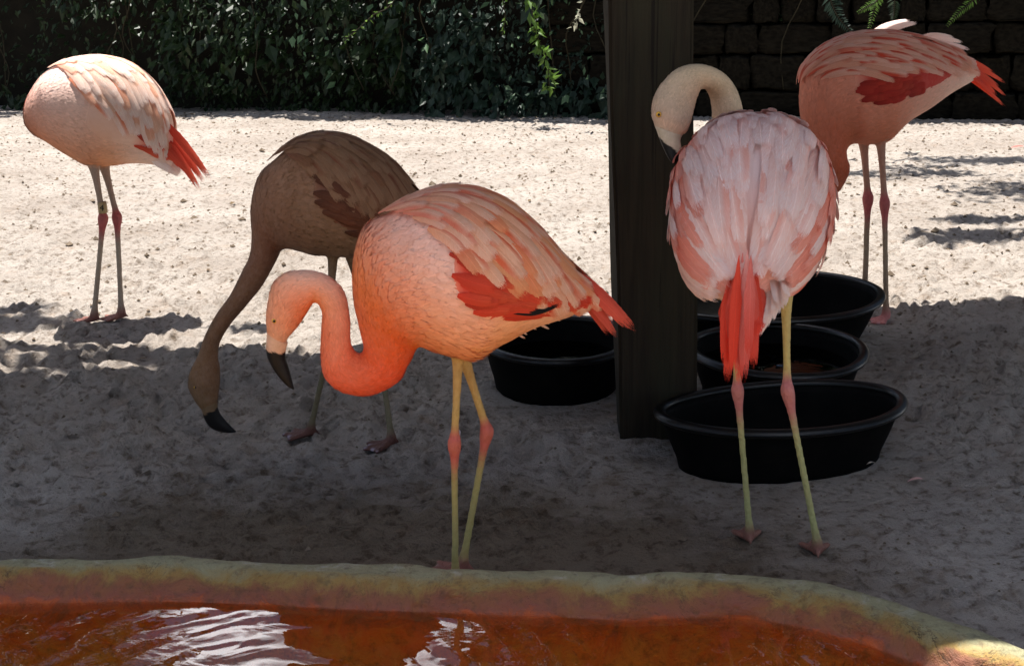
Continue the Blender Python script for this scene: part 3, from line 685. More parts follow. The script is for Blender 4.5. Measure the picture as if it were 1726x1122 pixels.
def dress(root, L, tb, ta0, ta1, pal, rows, off=0.006, seed=1, redt=5.2, fshort=(4.6, 7.2, 0.45), tend=None, fb=4.8, tipl=1.0):
    """two folded wings, each with its own overlapping feathers"""
    r_ = random.Random(seed)
    for side in (1, -1):
        w = link('wing', wing_patch(L, tb, side, off, pal['mid'], pal['red'], ta0, ta1, redt), M_PLUM, root)
        for ri, (fr_, t0, t1, n, ln, wd, phi, curl, kind) in enumerate(rows):
            for i in range(n):
                f = (i + r_.uniform(-0.25, 0.25)) / max(1, n - 1); t = t0 + (t1 - t0) * f
                h = max(0.035, tb(t) * (fr_ + r_.uniform(-0.035, 0.035)))
                sh = 1 - fshort[2] * float(np.clip((t - fshort[0]) / (fshort[1] - fshort[0]), 0, 1))
                l_ = ln * sh * r_.uniform(0.85, 1.15); w_ = wd * (0.35 + 0.65 * sh) * r_.uniform(0.85, 1.2)
                if tend is not None:
                    l_ = min(l_, (t - tend - 0.35 * r_.random()) * float(np.linalg.norm(L.fr(t, h)[4][0])) * 0.95)
                    if l_ < 0.05: continue
                lf = off * min(1.0, 0.4 + fr_ * 4) + 0.0009 * ri
                cen, sid, nr = march(L, t, h * side, l_, phi + r_.uniform(-0.09, 0.09), lf, lf + tipl * (0.0025 + 0.004 * min(1, fr_ * 3)) * r_.uniform(0.7, 1.5), 0.15, curl, sign=side)
                k = r_.random(); streak = None; front = float(np.clip((t - fb) / 2.0, 0, 1))
                under = L.color(t, h)[0]
                if kind == 'red':
                    q_ = r_.random(); cb, ct = pal['red'] * r_.uniform(0.55, 1.1), pal['red'] * (1 - 0.6 * q_) + pal['coral'] * 0.6 * q_
                elif kind == 'white':
                    cb, ct = pal['mid'] * 0.85 + pal['coral'] * 0.15, pal['pale'] * (1 - 0.35 * max(0, 3.2 - t) / 3) + pal['mid'] * (0.35 * max(0, 3.2 - t) / 3)
                    if k < 0.30: streak = pal['coral'] * (0.15 + k) + pal['mid'] * (0.85 - k)
                elif kind == 'pale':
                    cb, ct = pal['mid'], pal['pale']
                    if k < pal.get('streak', 0.4): streak = pal['coral']
                    elif k < pal.get('streak', 0.4) + 0.10: cb, ct = pal['coral'], pal['mid']
                    elif k < pal.get('streak', 0.4) + 0.25: cb, ct = pal['mid'], pal['mid']
                else:
                    cb, ct = pal['coral'], pal['mid'] * 0.6 + pal['coral'] * 0.4
                    if k > 0.82: cb, ct = pal['mid'], pal['pale']
                    if k < 0.3: cb = pal['red']
                cb = cb + (under - cb) * front * 0.45; ct = ct + (under - ct) * front * 0.45
                if streak is not None: streak = streak + (under - streak) * front * 0.45
                j_ = r_.uniform(0.95, 1.05)
                link('feather', feather_mesh(cen, sid * side, nr, w_, cb * j_, ct * j_, streak, 0.66), M_FEATH, w)

def beak(root, pairs, Y, hw, pale, tb, depth=None, slant=0.5):
    """pale base, black hooked tip; the edge between them runs aslant"""
    L = pairs_loft(pairs, Y, hw, {0: pale}, {0: pale}, depth); sub, n = 8, 22
    v, f, c = L.tris(sub, n); m = L.T * sub + 1
    for i in range(m):
        for j in range(n):
            t = i / sub; th = 2 * math.pi * j / n; k = np.clip((t - tb - slant * math.cos(th) + 0.12 * math.sin(5 * th)) * 9, 0, 1); c[i * n + j] = pale * (1 - k) + np3(0.010, 0.009, 0.009) * k
    c[-1] = np3(0.01, 0.009, 0.009)
    link('beak', mesh('beak', v, f, col=c), M_BEAK, root)
def eye(root, px, py, Y, r=0.0065, side=-1):
    c = at_y(px, py, Y); bm = bmesh.new(); bmesh.ops.create_uvsphere(bm, u_segments=16, v_segments=10, radius=r); me = bpy.data.meshes.new('eye'); bm.to_mesh(me); bm.free()
    me.polygons.foreach_set('use_smooth', np.ones(len(me.polygons), bool)); e = link('eye', me, M_EYE, root); e.location = c
    bm = bmesh.new(); bmesh.ops.create_uvsphere(bm, u_segments=12, v_segments=8, radius=r * 0.5); me = bpy.data.meshes.new('pupil'); bm.to_mesh(me); bm.free()
    p = bpy.data.objects.new('pupil', me); me.materials.append(M_PUPIL); COL.objects.link(p); p.parent = e; p.location = (0, r * 0.72 * side, 0)

LEGC = dict(cu=np3(0.42, 0.27, 0.16), ck=np3(0.42, 0.10, 0.09), cl=np3(0.34, 0.28, 0.17), cf=np3(0.26, 0.11, 0.085), cw=np3(0.42, 0.30, 0.29))
def tail(root, specs, name='tail'):
    """specs: root point, tip point, width, normal, base colour, tip colour"""
    t = None
    for i, (a, b_, w, n_, cb, ct, sag) in enumerate(specs):
        j_ = random.uniform(0.92, 1.05); a, b_ = np.array(a), np.array(b_); me = quill(a, a + (b_ - a) * 1.10, w, n_, np.array(cb) * j_, np.array(ct) * j_, sag, None, 0.28)
        if t is None: t = link(name, me, M_FEATH, root)
        else: link('feather', me, M_FEATH, t)

ROWS = [  # fraction of wing depth, t range, count, length, width, heading, curl, colour class
    (0.90, 0.9, 4.6, 15, 0.075, 0.022, 0.06, 0.10, 'red'),
    (0.80, 0.9, 4.8, 16, 0.085, 0.023, 0.16, 0.12, 'red'),
    (0.69, 1.0, 4.9, 16, 0.095, 0.024, 0.26, 0.15, 'red'),
    (0.55, 1.0, 5.6, 14, 0.125, 0.033, 0.50, 0.45, 'pale'),
    (0.45, 1.1, 6.0, 14, 0.130, 0.033, 0.48, 0.42, 'pale'),
    (0.36, 1.3, 6.3, 14, 0.130, 0.033, 0.42, 0.40, 'pale'),
    (0.27, 1.5, 6.6, 14, 0.125, 0.032, 0.34, 0.34, 'pale'),
    (0.18, 1.7, 6.9, 14, 0.120, 0.032, 0.26, 0.26, 'pale'),
    (0.10, 1.9, 7.1, 13, 0.110, 0.032, 0.16, 0.16, 'pale'),
    (0.03, 2.1, 7.2, 12, 0.100, 0.032, 0.06, 0.05, 'pale'),
]

# ---- bird stooping at the pool edge (salmon, S-shaped neck)
def bird_stooping():
    f1 = at_z(768, 985, 0.0); f2 = at_z(783, 965, 0.0); Y = (f1.y + f2.y) / 2
    root = empty('flamingo', (f1.x, Y, 0), 'salmon flamingo with S-curved neck stooping at the pool rim in front', 'flamingo', 'flamingos')
    pr = [((985, 470), (1000, 508)), ((945, 430), (960, 530)), ((905, 383), (900, 549)), ((860, 342), (845, 577)), ((810, 319), (800, 600)), ((758, 313), (762, 595)), ((705, 325), (727, 585)),
          ((652, 350), (713, 580)), ((612, 388), (707, 582)), ((596, 440), (702, 588)), ((596, 500), (696, 600)), ((606, 550), (687, 617)), ((613, 585), (668, 645)),
          ((606, 597), (622, 665)), ((598, 592), (575, 658)), ((592, 581), (548, 634)), ((590, 565), (541, 600)), ((589, 534), (542, 555)), ((582, 499), (543, 527)), ((567, 476), (537, 512)),
          ((540, 460), (531, 508)), ((510, 456), (525, 514)), ((480, 461), (512, 535)), ((460, 479), (500, 552)), ((452, 508), (489, 565)), ((449, 536), (484, 572)), ((450, 566), (481, 584))]
    wd = {0: 0.03, 1: 0.075, 2: 0.115, 3: 0.145, 4: 0.16, 5: 0.16, 6: 0.15, 7: 0.135, 8: 0.115, 9: 0.092, 10: 0.068, 11: 0.050, 12: 0.041, 13: 0.039, 14: 0.036, 16: 0.032, 18: 0.029, 20: 0.027, 21: 0.028, 23: 0.031, 25: 0.024, 26: 0.017}
    pale = np3(0.90, 0.62, 0.54); sal = np3(0.84, 0.25, 0.055); dee = np3(0.78, 0.11, 0.015)
    cd = {0: np3(0.8, 0.25, 0.15), 2: pale, 5: np3(0.93, 0.70, 0.64), 7: np3(0.88, 0.46, 0.34), 9: np3(0.82, 0.24, 0.075), 12: np3(0.80, 0.13, 0.04), 15: np3(0.85, 0.20, 0.09), 18: np3(0.86, 0.40, 0.26), 21: np3(0.88, 0.50, 0.36), 23: np3(0.86, 0.40, 0.24), 26: np3(0.83, 0.34, 0.17)}
    cv = {0: np3(0.9, 0.62, 0.48), 3: np3(0.90, 0.36, 0.11), 6: sal, 9: dee, 12: np3(0.84, 0.09, 0.022), 15: np3(0.84, 0.13, 0.05), 19: np3(0.85, 0.24, 0.08), 22: np3(0.82, 0.16, 0.04), 26: np3(0.8, 0.44, 0.28)}
    L = pairs_loft(pr, Y, wd, cd, cv, None, 0.012)
    c = dict(LEGC); c['cu'] = np3(0.52, 0.34, 0.12); c['cl'] = np3(0.40, 0.33, 0.13); c['ck'] = np3(0.52, 0.14, 0.10)
    px = 1 / 840.0
    pieces = [L.tris(6, 36)]
    pieces += leg(at_y(772, 610, Y - 0.03), at_y(766, 745, Y - 0.035), at_z(768, 985), 175, 7.2 * px, **c)
    pieces += leg(at_y(785, 612, Y + 0.05), at_y(821, 725, Y + 0.05), at_z(781, 962), 178, 7.6 * px, **c)
    link('body', remesh('body', pieces, 0.0050), M_SKIN, root)
    tb = tbfun([(0, 1.35), (1, 1.75), (2, 2.08), (3, 2.10), (4, 1.92), (5, 1.62), (6, 1.3), (7, 0.95), (7.8, 0.5)])
    tw = lambda t, h: (t > 0.6) & (t < 4.4) & (h < tb(t) * 0.93)
    d = link('contour_feathers', down_mesh(L, 0.05, L.T - 0.6, 1.7, tw, 0.05), M_PLUM, root); tag(d, kind='stuff')
    pal = dict(pale=np3(0.92, 0.63, 0.46), mid=np3(0.90, 0.42, 0.20), coral=np3(0.85, 0.19, 0.08), red=np3(0.74, 0.07, 0.035), streak=0.55)
    dress(root, L, tb, 0.5, 4.85, pal, ROWS, 0.006, 31)
    rd, rt = np3(0.72, 0.085, 0.05), np3(0.72, 0.13, 0.075); sp = []
    for (a, b_, dy, w) in (((935, 440), (1064, 553), -0.02, 0.034), ((940, 448), (1052, 549), -0.03, 0.032), ((930, 445), (1050, 538), 0.03, 0.034), ((945, 460), (1040, 528), 0.0, 0.032),
                           ((960, 478), (1036, 566), -0.03, 0.024), ((958, 482), (1022, 562), -0.02, 0.022), ((955, 470), (1030, 545), 0.02, 0.024)):
        sp.append((at_y(*a, Y + dy * 0.6), at_y(*b_, Y + dy * 1.4), w, (0.15, -0.9, 0.35), rd, rt, 0.012))
    tail(root, sp)
    bk = np3(0.012, 0.011, 0.010)
    sp = [(at_y(866, 529, Y - 0.145), at_y(940, 512, Y - 0.108), 0.015, (0, -1, 0.2), bk, bk, -0.006)]
    tail(root, sp, 'primary_feather')
    wh = np3(0.93, 0.74, 0.62); sp = []
    for k in range(12):
        x = 840 + k * 13; y = np.interp(x, [830, 880, 940, 1000], [578, 556, 536, 514]) - 12
        sp.append((at_y(x - 16, y, Y - 0.01 + 0.01 * (k % 3)), at_y(x + random.uniform(6, 20), y + random.uniform(10, 20), Y - 0.01), 0.007, (0, -1, 0.1), wh, wh, 0.0))
    tail(root, sp, 'undertail_fluff')
    beak(root, [((450, 558), (485, 578)), ((449, 575), (482, 590)), ((448.5, 588), (481, 602)), ((452, 605), (486, 618)), ((465, 628), (491, 636)), ((482, 648), (494, 648)), ((494, 656), (496, 655))], Y,
         {0: 0.020, 2: 0.018, 4: 0.013, 6: 0.003}, np3(0.78, 0.46, 0.30), 1.55, None, 0.35)
    eye(root, 463, 540, Y - 0.0235, 0.006)
bird_stooping()

# ---- bird feeding in the shade, its plumage and legs coloured darker for it
def bird_feeding():
    f1 = at_z(524, 738, 0.0); f2 = at_z(660, 748, 0.0); Y = (f1.y + f2.y) / 2
    root = empty('flamingo', (f1.x, Y, 0), 'shaded flamingo reaching its head down to the sand behind the salmon one', 'flamingo', 'flamingos')
    pr = [((735, 352), (718, 388)), ((698, 314), (672, 411)), ((662, 272), (632, 426)), ((621, 244), (592, 431)), ((579, 226), (560, 429)), ((538, 222), (530, 427)), ((497, 234), (505, 421)), ((461, 262), (488, 418)),
          ((436, 298), (478, 420)), ((424, 345), (472, 425)), ((425, 396), (466, 438)), ((421, 430), (456, 457)), ((408, 458), (440, 484)), ((388, 497), (414, 516)), ((364, 531), (388, 547)), ((346, 565), (371, 576)),
          ((334, 598), (367, 600)), ((321, 626), (370, 623)), ((318, 650), (370, 645)), ((327, 671), (368, 664)), ((339, 690), (366, 682))]
    wd = {0: 0.03, 1: 0.08, 2: 0.12, 3: 0.15, 4: 0.16, 5: 0.155, 6: 0.14, 7: 0.115, 8: 0.09, 9: 0.068, 10: 0.052, 11: 0.040, 12: 0.033, 14: 0.027, 16: 0.026, 18: 0.033, 19: 0.027, 20: 0.019}
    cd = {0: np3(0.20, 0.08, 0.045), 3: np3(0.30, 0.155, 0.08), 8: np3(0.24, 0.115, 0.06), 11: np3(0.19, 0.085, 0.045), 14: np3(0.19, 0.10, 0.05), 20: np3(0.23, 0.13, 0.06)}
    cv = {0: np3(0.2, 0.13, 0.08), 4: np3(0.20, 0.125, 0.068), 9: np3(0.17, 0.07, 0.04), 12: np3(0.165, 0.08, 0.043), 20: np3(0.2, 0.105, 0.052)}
    L = pairs_loft(pr, Y, wd, cd, cv, None, 0.012); px = 1 / 630.0
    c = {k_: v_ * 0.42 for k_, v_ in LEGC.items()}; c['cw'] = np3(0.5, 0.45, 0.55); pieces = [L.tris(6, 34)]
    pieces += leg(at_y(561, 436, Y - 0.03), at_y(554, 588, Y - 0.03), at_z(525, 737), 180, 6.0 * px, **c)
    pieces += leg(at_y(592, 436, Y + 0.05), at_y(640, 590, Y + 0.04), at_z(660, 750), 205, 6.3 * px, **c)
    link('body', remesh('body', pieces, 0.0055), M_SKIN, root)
    tb = tbfun([(0, 1.4), (1, 1.85), (2, 2.15), (3, 2.1), (4, 1.9), (5, 1.6), (6, 1.25), (7, 0.9), (7.8, 0.5)])
    tw = lambda t, h: (t > 0.6) & (t < 4.4) & (h < tb(t) * 0.93)
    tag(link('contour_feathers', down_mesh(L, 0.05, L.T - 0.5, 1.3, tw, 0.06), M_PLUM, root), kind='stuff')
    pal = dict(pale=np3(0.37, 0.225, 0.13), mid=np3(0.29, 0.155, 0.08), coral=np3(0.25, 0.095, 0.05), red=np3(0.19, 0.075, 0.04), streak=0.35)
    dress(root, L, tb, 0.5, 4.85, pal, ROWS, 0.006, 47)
    rd = np3(0.14, 0.018, 0.014); sp = []
    for (a, b_, dy) in (((690, 335), (800, 440), -0.02), ((690, 345), (790, 445), 0.0), ((688, 340), (780, 430), 0.03), ((685, 350), (770, 450), -0.01)):
        sp.append((at_y(*a, Y + dy), at_y(*b_, Y + dy * 1.5), 0.034, (0.1, -0.9, 0.35), rd, rd, 0.01))
    tail(root, sp)
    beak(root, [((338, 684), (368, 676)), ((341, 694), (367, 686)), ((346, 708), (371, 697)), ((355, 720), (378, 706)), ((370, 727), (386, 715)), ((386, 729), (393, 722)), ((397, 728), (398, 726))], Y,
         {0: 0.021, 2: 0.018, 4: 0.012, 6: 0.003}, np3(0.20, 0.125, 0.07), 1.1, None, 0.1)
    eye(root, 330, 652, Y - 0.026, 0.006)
bird_feeding()

# ---- far bird at the left, head tucked away
def bird_resting():
    f1 = at_z(159, 538, 0.0); f2 = at_z(206, 536, 0.0); Y = (f1.y + f2.y) / 2
    root = empty('flamingo', (f1.x, Y, 0), 'pale flamingo with hidden head and a numbered leg band, in the sun', 'flamingo', 'flamingos')
    pr = [((296, 222), (288, 284)), ((283, 180), (260, 277)), ((257, 138), (223, 275)), ((222, 107), (185, 279)), ((182, 94), (150, 278)), ((142, 94), (112, 258)), ((102, 104), (82, 239)), ((72, 124), (59, 225)), ((54, 156), (48, 211)), ((48, 180), (46, 200))]
    wd = {0: 0.035, 1: 0.085, 2: 0.125, 3: 0.15, 4: 0.16, 5: 0.15, 6: 0.13, 7: 0.10, 8: 0.065, 9: 0.025}
    pale = np3(0.90, 0.68, 0.58)
    cd = {0: np3(0.85, 0.35, 0.22), 2: pale, 6: np3(0.92, 0.76, 0.70), 9: np3(0.80, 0.42, 0.30)}; cv = {0: np3(0.93, 0.84, 0.78), 3: np3(0.76, 0.33, 0.15), 6: np3(0.60, 0.19, 0.065), 9: np3(0.58, 0.17, 0.065)}  # flank colour deepened to carry the shade on this side
    L = pairs_loft(pr, Y, wd, cd, cv, None, 0.012); px = 1 / 460.0
    nk = [((58, 205), (88, 205)), ((50, 175), (82, 180)), ((58, 142), (88, 158)), ((80, 118), (104, 142)), ((112, 103), (126, 130)), ((148, 100), (152, 128)), ((180, 106), (176, 136)), ((205, 118), (192, 152)), ((222, 140), (200, 166))]
    Ln = pairs_loft(nk, Y, {0: -1}, {0: np3(0.82, 0.5, 0.4), 8: np3(0.86, 0.62, 0.52)}, {0: np3(0.82, 0.5, 0.4), 8: np3(0.86, 0.62, 0.52)}, {0: 0.02, 2: 0.08, 4: 0.12, 8: 0.15})
    c = dict(LEGC); c['cu'] = np3(0.36, 0.25, 0.19); c['cl'] = np3(0.38, 0.29, 0.22); c['ck'] = np3(0.42, 0.11, 0.10)
    pieces = [L.tris(6, 36), Ln.tris(6, 16)]
    pieces += leg(at_y(160, 290, Y - 0.04), at_y(174, 366, Y - 0.04), at_z(160, 541), 178, 5.2 * px, **c)
    pieces += leg(at_y(178, 290, Y + 0.02), at_y(197, 364, Y + 0.02), at_z(206, 539), 200, 5.2 * px, **c)
    link('body', remesh('body', pieces, 0.0055), M_SKIN, root)
    tb = tbfun([(0, 1.6), (1, 2.0), (2, 2.2), (3, 2.15), (4, 1.95), (5, 1.6), (6, 1.2), (7, 0.8), (7.8, 0.5)])
    tw = lambda t, h: (t > 0.6) & (t < 3.5) & (h < tb(t) * 0.9)
    tag(link('contour_feathers', down_mesh(L, 0.05, L.T - 0.1, 1.3, tw, 0.05), M_PLUM, root), kind='stuff')
    pal = dict(pale=np3(0.96, 0.86, 0.79), mid=np3(0.88, 0.58, 0.42), coral=np3(0.84, 0.30, 0.16), red=np3(0.80, 0.10, 0.05), streak=0.18)  # wing feathers paled to put the sun on the back into their colour
    rows = [(f, t0 if k != 'red' else 0.5, t1 * 0.9 if k != 'red' else 1.8, n if k != 'red' else 6, l * 1.15, w, p, cu, k) for (f, t0, t1, n, l, w, p, cu, k) in ROWS]
    dress(root, L, tb, 0.4, 4.0, pal, rows, 0.006, 59, 1.9)
    rd, rt = np3(0.80, 0.085, 0.045), np3(0.80, 0.13, 0.07); sp = []
    for (a, b_, dy, w) in (((262, 190), (350, 298), -0.03, 0.036), ((258, 200), (341, 305), -0.02, 0.034), ((255, 205), (334, 318), -0.035, 0.034), ((262, 195), (345, 290), 0.02, 0.036), ((258, 215), (325, 300), 0.02, 0.034), ((250, 225), (318, 296), -0.045, 0.032)):
        sp.append((at_y(*a, Y + dy), at_y(*b_, Y + dy * 1.5), w, (0.2, -0.9, 0.3), rd, rt, 0.015))
    tail(root, sp)
    wh = np3(0.95, 0.86, 0.80); sp = []
    for k in range(7): sp.append((at_y(248 + k * 3, 262 + k, Y - 0.05 + 0.016 * k), at_y(300 + k * 2 - abs(k - 3) * 4, 288 + (k % 3) * 3, Y - 0.05 + 0.016 * k), 0.035, (0, -1, 0.3), wh, wh, 0.0))
    tail(root, sp, 'undertail_fluff')
    beak(root, [((222, 140), (200, 166)), ((232, 152), (212, 172)), ((240, 164), (226, 178)), ((246, 176), (240, 182))], Y, {0: 0.02, 2: 0.014, 3: 0.004}, np3(0.78, 0.5, 0.36), 1.2, {0: 0.155})
    # leg band with its number
    a, b_ = at_y(171.5, 340, Y - 0.04), at_y(174, 359, Y - 0.04); n = 24; V_ = []
    ax = (b_ - a); ht = ax.length; ax.normalize(); u = ax.cross(Vector((0, 1, 0))).normalized(); v_ = ax.cross(u)
    rr = 0.0165
    for (r_, f) in ((rr - 0.002, 0), (rr, 0.02), (rr, 0.98), (rr - 0.002, 1.0), (rr - 0.004, 1.0), (rr - 0.004, 0.0)):
        for k in range(n): q = 2 * math.pi * k / n; V_.append(a + ax * (ht * f) + (u * math.cos(q) + v_ * math.sin(q)) * r_)
    F_ = [[i * n + k, i * n + (k + 1) % n, ((i + 1) % 6) * n + (k + 1) % n, ((i + 1) % 6) * n + k] for i in range(6) for k in range(n)]
    band = link('leg_band', mesh('leg_band', V_, F_), M_BAND, root)
    for ch, dxp in (('4', 0.003),):
        fc = bpy.data.curves.new('band_number', 'FONT'); fc.body = ch; fc.size = 0.034; fc.align_x = 'CENTER'; fc.align_y = 'CENTER'; fc.extrude = 0.0006
        tmp = bpy.data.objects.new('t', fc); COL.objects.link(tmp); me = bpy.data.meshes.new_from_object(tmp.evaluated_get(bpy.context.evaluated_depsgraph_get())); bpy.data.objects.remove(tmp); me.materials.clear(); me.materials.append(M_INK); to = bpy.data.objects.new('band_number', me); COL.objects.link(to); to.parent = band
        m_ = (a + b_) / 2; to.location = (m_.x + dxp, m_.y - rr - 0.0012, m_.z); to.rotation_euler = (R(90), R(6), 0)
bird_resting()

# ---- bird at the right, leaning behind the preening one
def bird_leaning():
    f1 = at_z(1493, 540, 0.0); Y = f1.y + 0.02
    root = empty('flamingo', (f1.x, Y, 0), 'coral streaked flamingo leaning down, tail raised, beyond the tubs', 'flamingo', 'flamingos')
    pr = [((1640, 93), (1640, 136)), ((1600, 76), (1600, 158)), ((1560, 62), (1565, 182)), ((1515, 52), (1527, 206)), ((1475, 50), (1492, 238)), ((1437, 55), (1460, 243)), ((1402, 68), (1441, 242)), ((1373, 88), (1431, 245)),
          ((1354, 121), (1427, 251)), ((1348, 165), (1426, 258)), ((1352, 206), (1428, 269)), ((1366, 240), (1431, 284)), ((1378, 270), (1427, 300)), ((1374, 300), (1413, 323)), ((1355, 325), (1385, 350)), ((1330, 350), (1358, 372)),
          ((1312, 380), (1344, 390)), ((1304, 405), (1338, 408)), ((1294, 428), (1334, 428)), ((1292, 448), (1330, 450)), ((1298, 466), (1324, 468))]
    wd = {0: 0.035, 1: 0.085, 2: 0.125, 3: 0.15, 4: 0.16, 5: 0.155, 6: 0.14, 7: 0.12, 8: 0.10, 9: 0.082, 10: 0.066, 11: 0.055, 12: 0.045, 13: 0.036, 15: 0.030, 17: 0.03, 19: 0.032, 20: 0.02}
    cd = {0: np3(0.82, 0.42, 0.33), 4: np3(0.78, 0.36, 0.27), 8: np3(0.70, 0.26, 0.17), 12: np3(0.54, 0.12, 0.05), 20: np3(0.7, 0.4, 0.26)}; cv = {0: np3(0.90, 0.70, 0.60), 4: np3(0.60, 0.18, 0.085), 9: np3(0.54, 0.11, 0.045), 12: np3(0.54, 0.11, 0.045), 20: np3(0.7, 0.4, 0.26)}  # chest and underside darkened to carry the shade there
    L = pairs_loft(pr, Y, wd, cd, cv, {0: 0.30, 2: 0.18, 4: 0.06, 6: -0.02, 12: -0.06, 16: 0.0, 20: 0.04}, 0.012); px = 1 / 470.0
    c = dict(LEGC); c['cu'] = np3(0.46, 0.24, 0.17); c['cl'] = np3(0.36, 0.24, 0.16); c['ck'] = np3(0.50, 0.13, 0.12); c['cw'] = np3(0.75, 0.42, 0.42); c['cf'] = np3(0.6, 0.22, 0.2)
    pieces = [L.tris(6, 36)]
    pieces += leg(at_y(1456, 246, Y + 0.05), at_y(1463, 332, Y + 0.06), at_z(1456, 529), 185, 5.6 * px, **c)
    pieces += leg(at_y(1485, 246, Y), at_y(1491, 340, Y), at_z(1493, 538), 215, 5.3 * px, **c)
    link('body', remesh('body', pieces, 0.0055), M_SKIN, root)
    tb = tbfun([(0, 1.3), (1, 1.7), (2, 1.95), (3, 1.95), (4, 1.85), (5, 1.8), (6, 1.75), (7, 1.55), (7.8, 1.2), (8.5, 0.9)])
    tw = lambda t, h: (t > 0.6) & (t < 5.9) & (h < tb(t) * 0.9)
    tag(link('contour_feathers', down_mesh(L, 0.05, L.T - 0.5, 1.3, tw, 0.05), M_PLUM, root), kind='stuff')
    pal = dict(pale=np3(0.88, 0.58, 0.48), mid=np3(0.80, 0.42, 0.30), coral=np3(0.70, 0.09, 0.045), red=np3(0.50, 0.035, 0.025), streak=0.62)
    rows = [(0.92, 3.2, 5.7, 12, 0.075, 0.022, -0.05, 0.0, 'red'), (0.85, 3.3, 5.9, 13, 0.085, 0.024, 0.0, 0.05, 'red'), (0.78, 3.5, 5.8, 12, 0.09, 0.024, 0.05, 0.05, 'red'),
            (0.62, 1.0, 7.6, 16, 0.15, 0.029, 0.16, 0.25, 'pale'), (0.52, 1.0, 7.8, 16, 0.15, 0.029, 0.18, 0.26, 'pale'), (0.43, 1.1, 8.0, 16, 0.15, 0.029, 0.18, 0.26, 'pale'), (0.34, 1.3, 8.2, 16, 0.145, 0.029, 0.16, 0.22, 'pale'),
            (0.25, 1.5, 8.4, 15, 0.14, 0.029, 0.14, 0.2, 'pale'), (0.16, 1.6, 8.5, 14, 0.13, 0.029, 0.10, 0.14, 'pale'), (0.08, 1.8, 8.2, 14, 0.12, 0.029, 0.06, 0.08, 'pale'), (0.02, 2.0, 8.2, 12, 0.11, 0.03, 0.02, 0.02, 'pale')]
    dress(root, L, tb, 0.4, 6.3, pal, rows, 0.006, 71, 5.8, (5.5, 8.4, 0.35), None, 7.0)
    rd, rt = np3(0.82, 0.07, 0.035), np3(0.85, 0.13, 0.06); sp = []
    for (a, b_, dy, w) in (((1600, 95), (1690, 138), 0.33, 0.036), ((1605, 100), (1692, 160), 0.31, 0.036), ((1600, 110), (1690, 177), 0.29, 0.036), ((1610, 105), (1680, 168), 0.27, 0.034), ((1598, 92), (1672, 122), 0.35, 0.036), ((1602, 98), (1682, 146), 0.30, 0.04), ((1606, 104), (1678, 158), 0.32, 0.04), ((1600, 100), (1666, 150), 0.28, 0.04)):
        sp.append((at_y(*a, Y + dy - 0.06), at_y(*b_, Y + dy + 0.08), w, (0.2, -0.7, 0.6), rd, rt, 0.012))
    tail(root, sp)
    wh = np3(0.94, 0.82, 0.80); sp = []
    for (a, b_, dy, w) in (((1470, 62), (1543, 40), 0.36, 0.045), ((1460, 60), (1530, 36), 0.40, 0.04), ((1555, 72), (1632, 84), 0.28, 0.045), ((1550, 66), (1620, 72), 0.32, 0.045), ((1545, 64), (1606, 64), 0.36, 0.04)):
        sp.append((at_y(*a, Y + dy), at_y(*b_, Y + dy + 0.03), w, (0, -0.5, 0.8), np3(0.9, 0.6, 0.52), wh, 0.012))
    tail(root, sp, 'scapular_feather')
    beak(root, [((1296, 460), (1328, 464)), ((1300, 472), (1326, 474)), ((1306, 484), (1326, 482)), ((1314, 492), (1326, 489)), ((1322, 496), (1327, 494))], Y, {0: 0.022, 2: 0.015, 4: 0.004}, np3(0.7, 0.45, 0.32), 1.2, {0: 0.04})
bird_leaning()

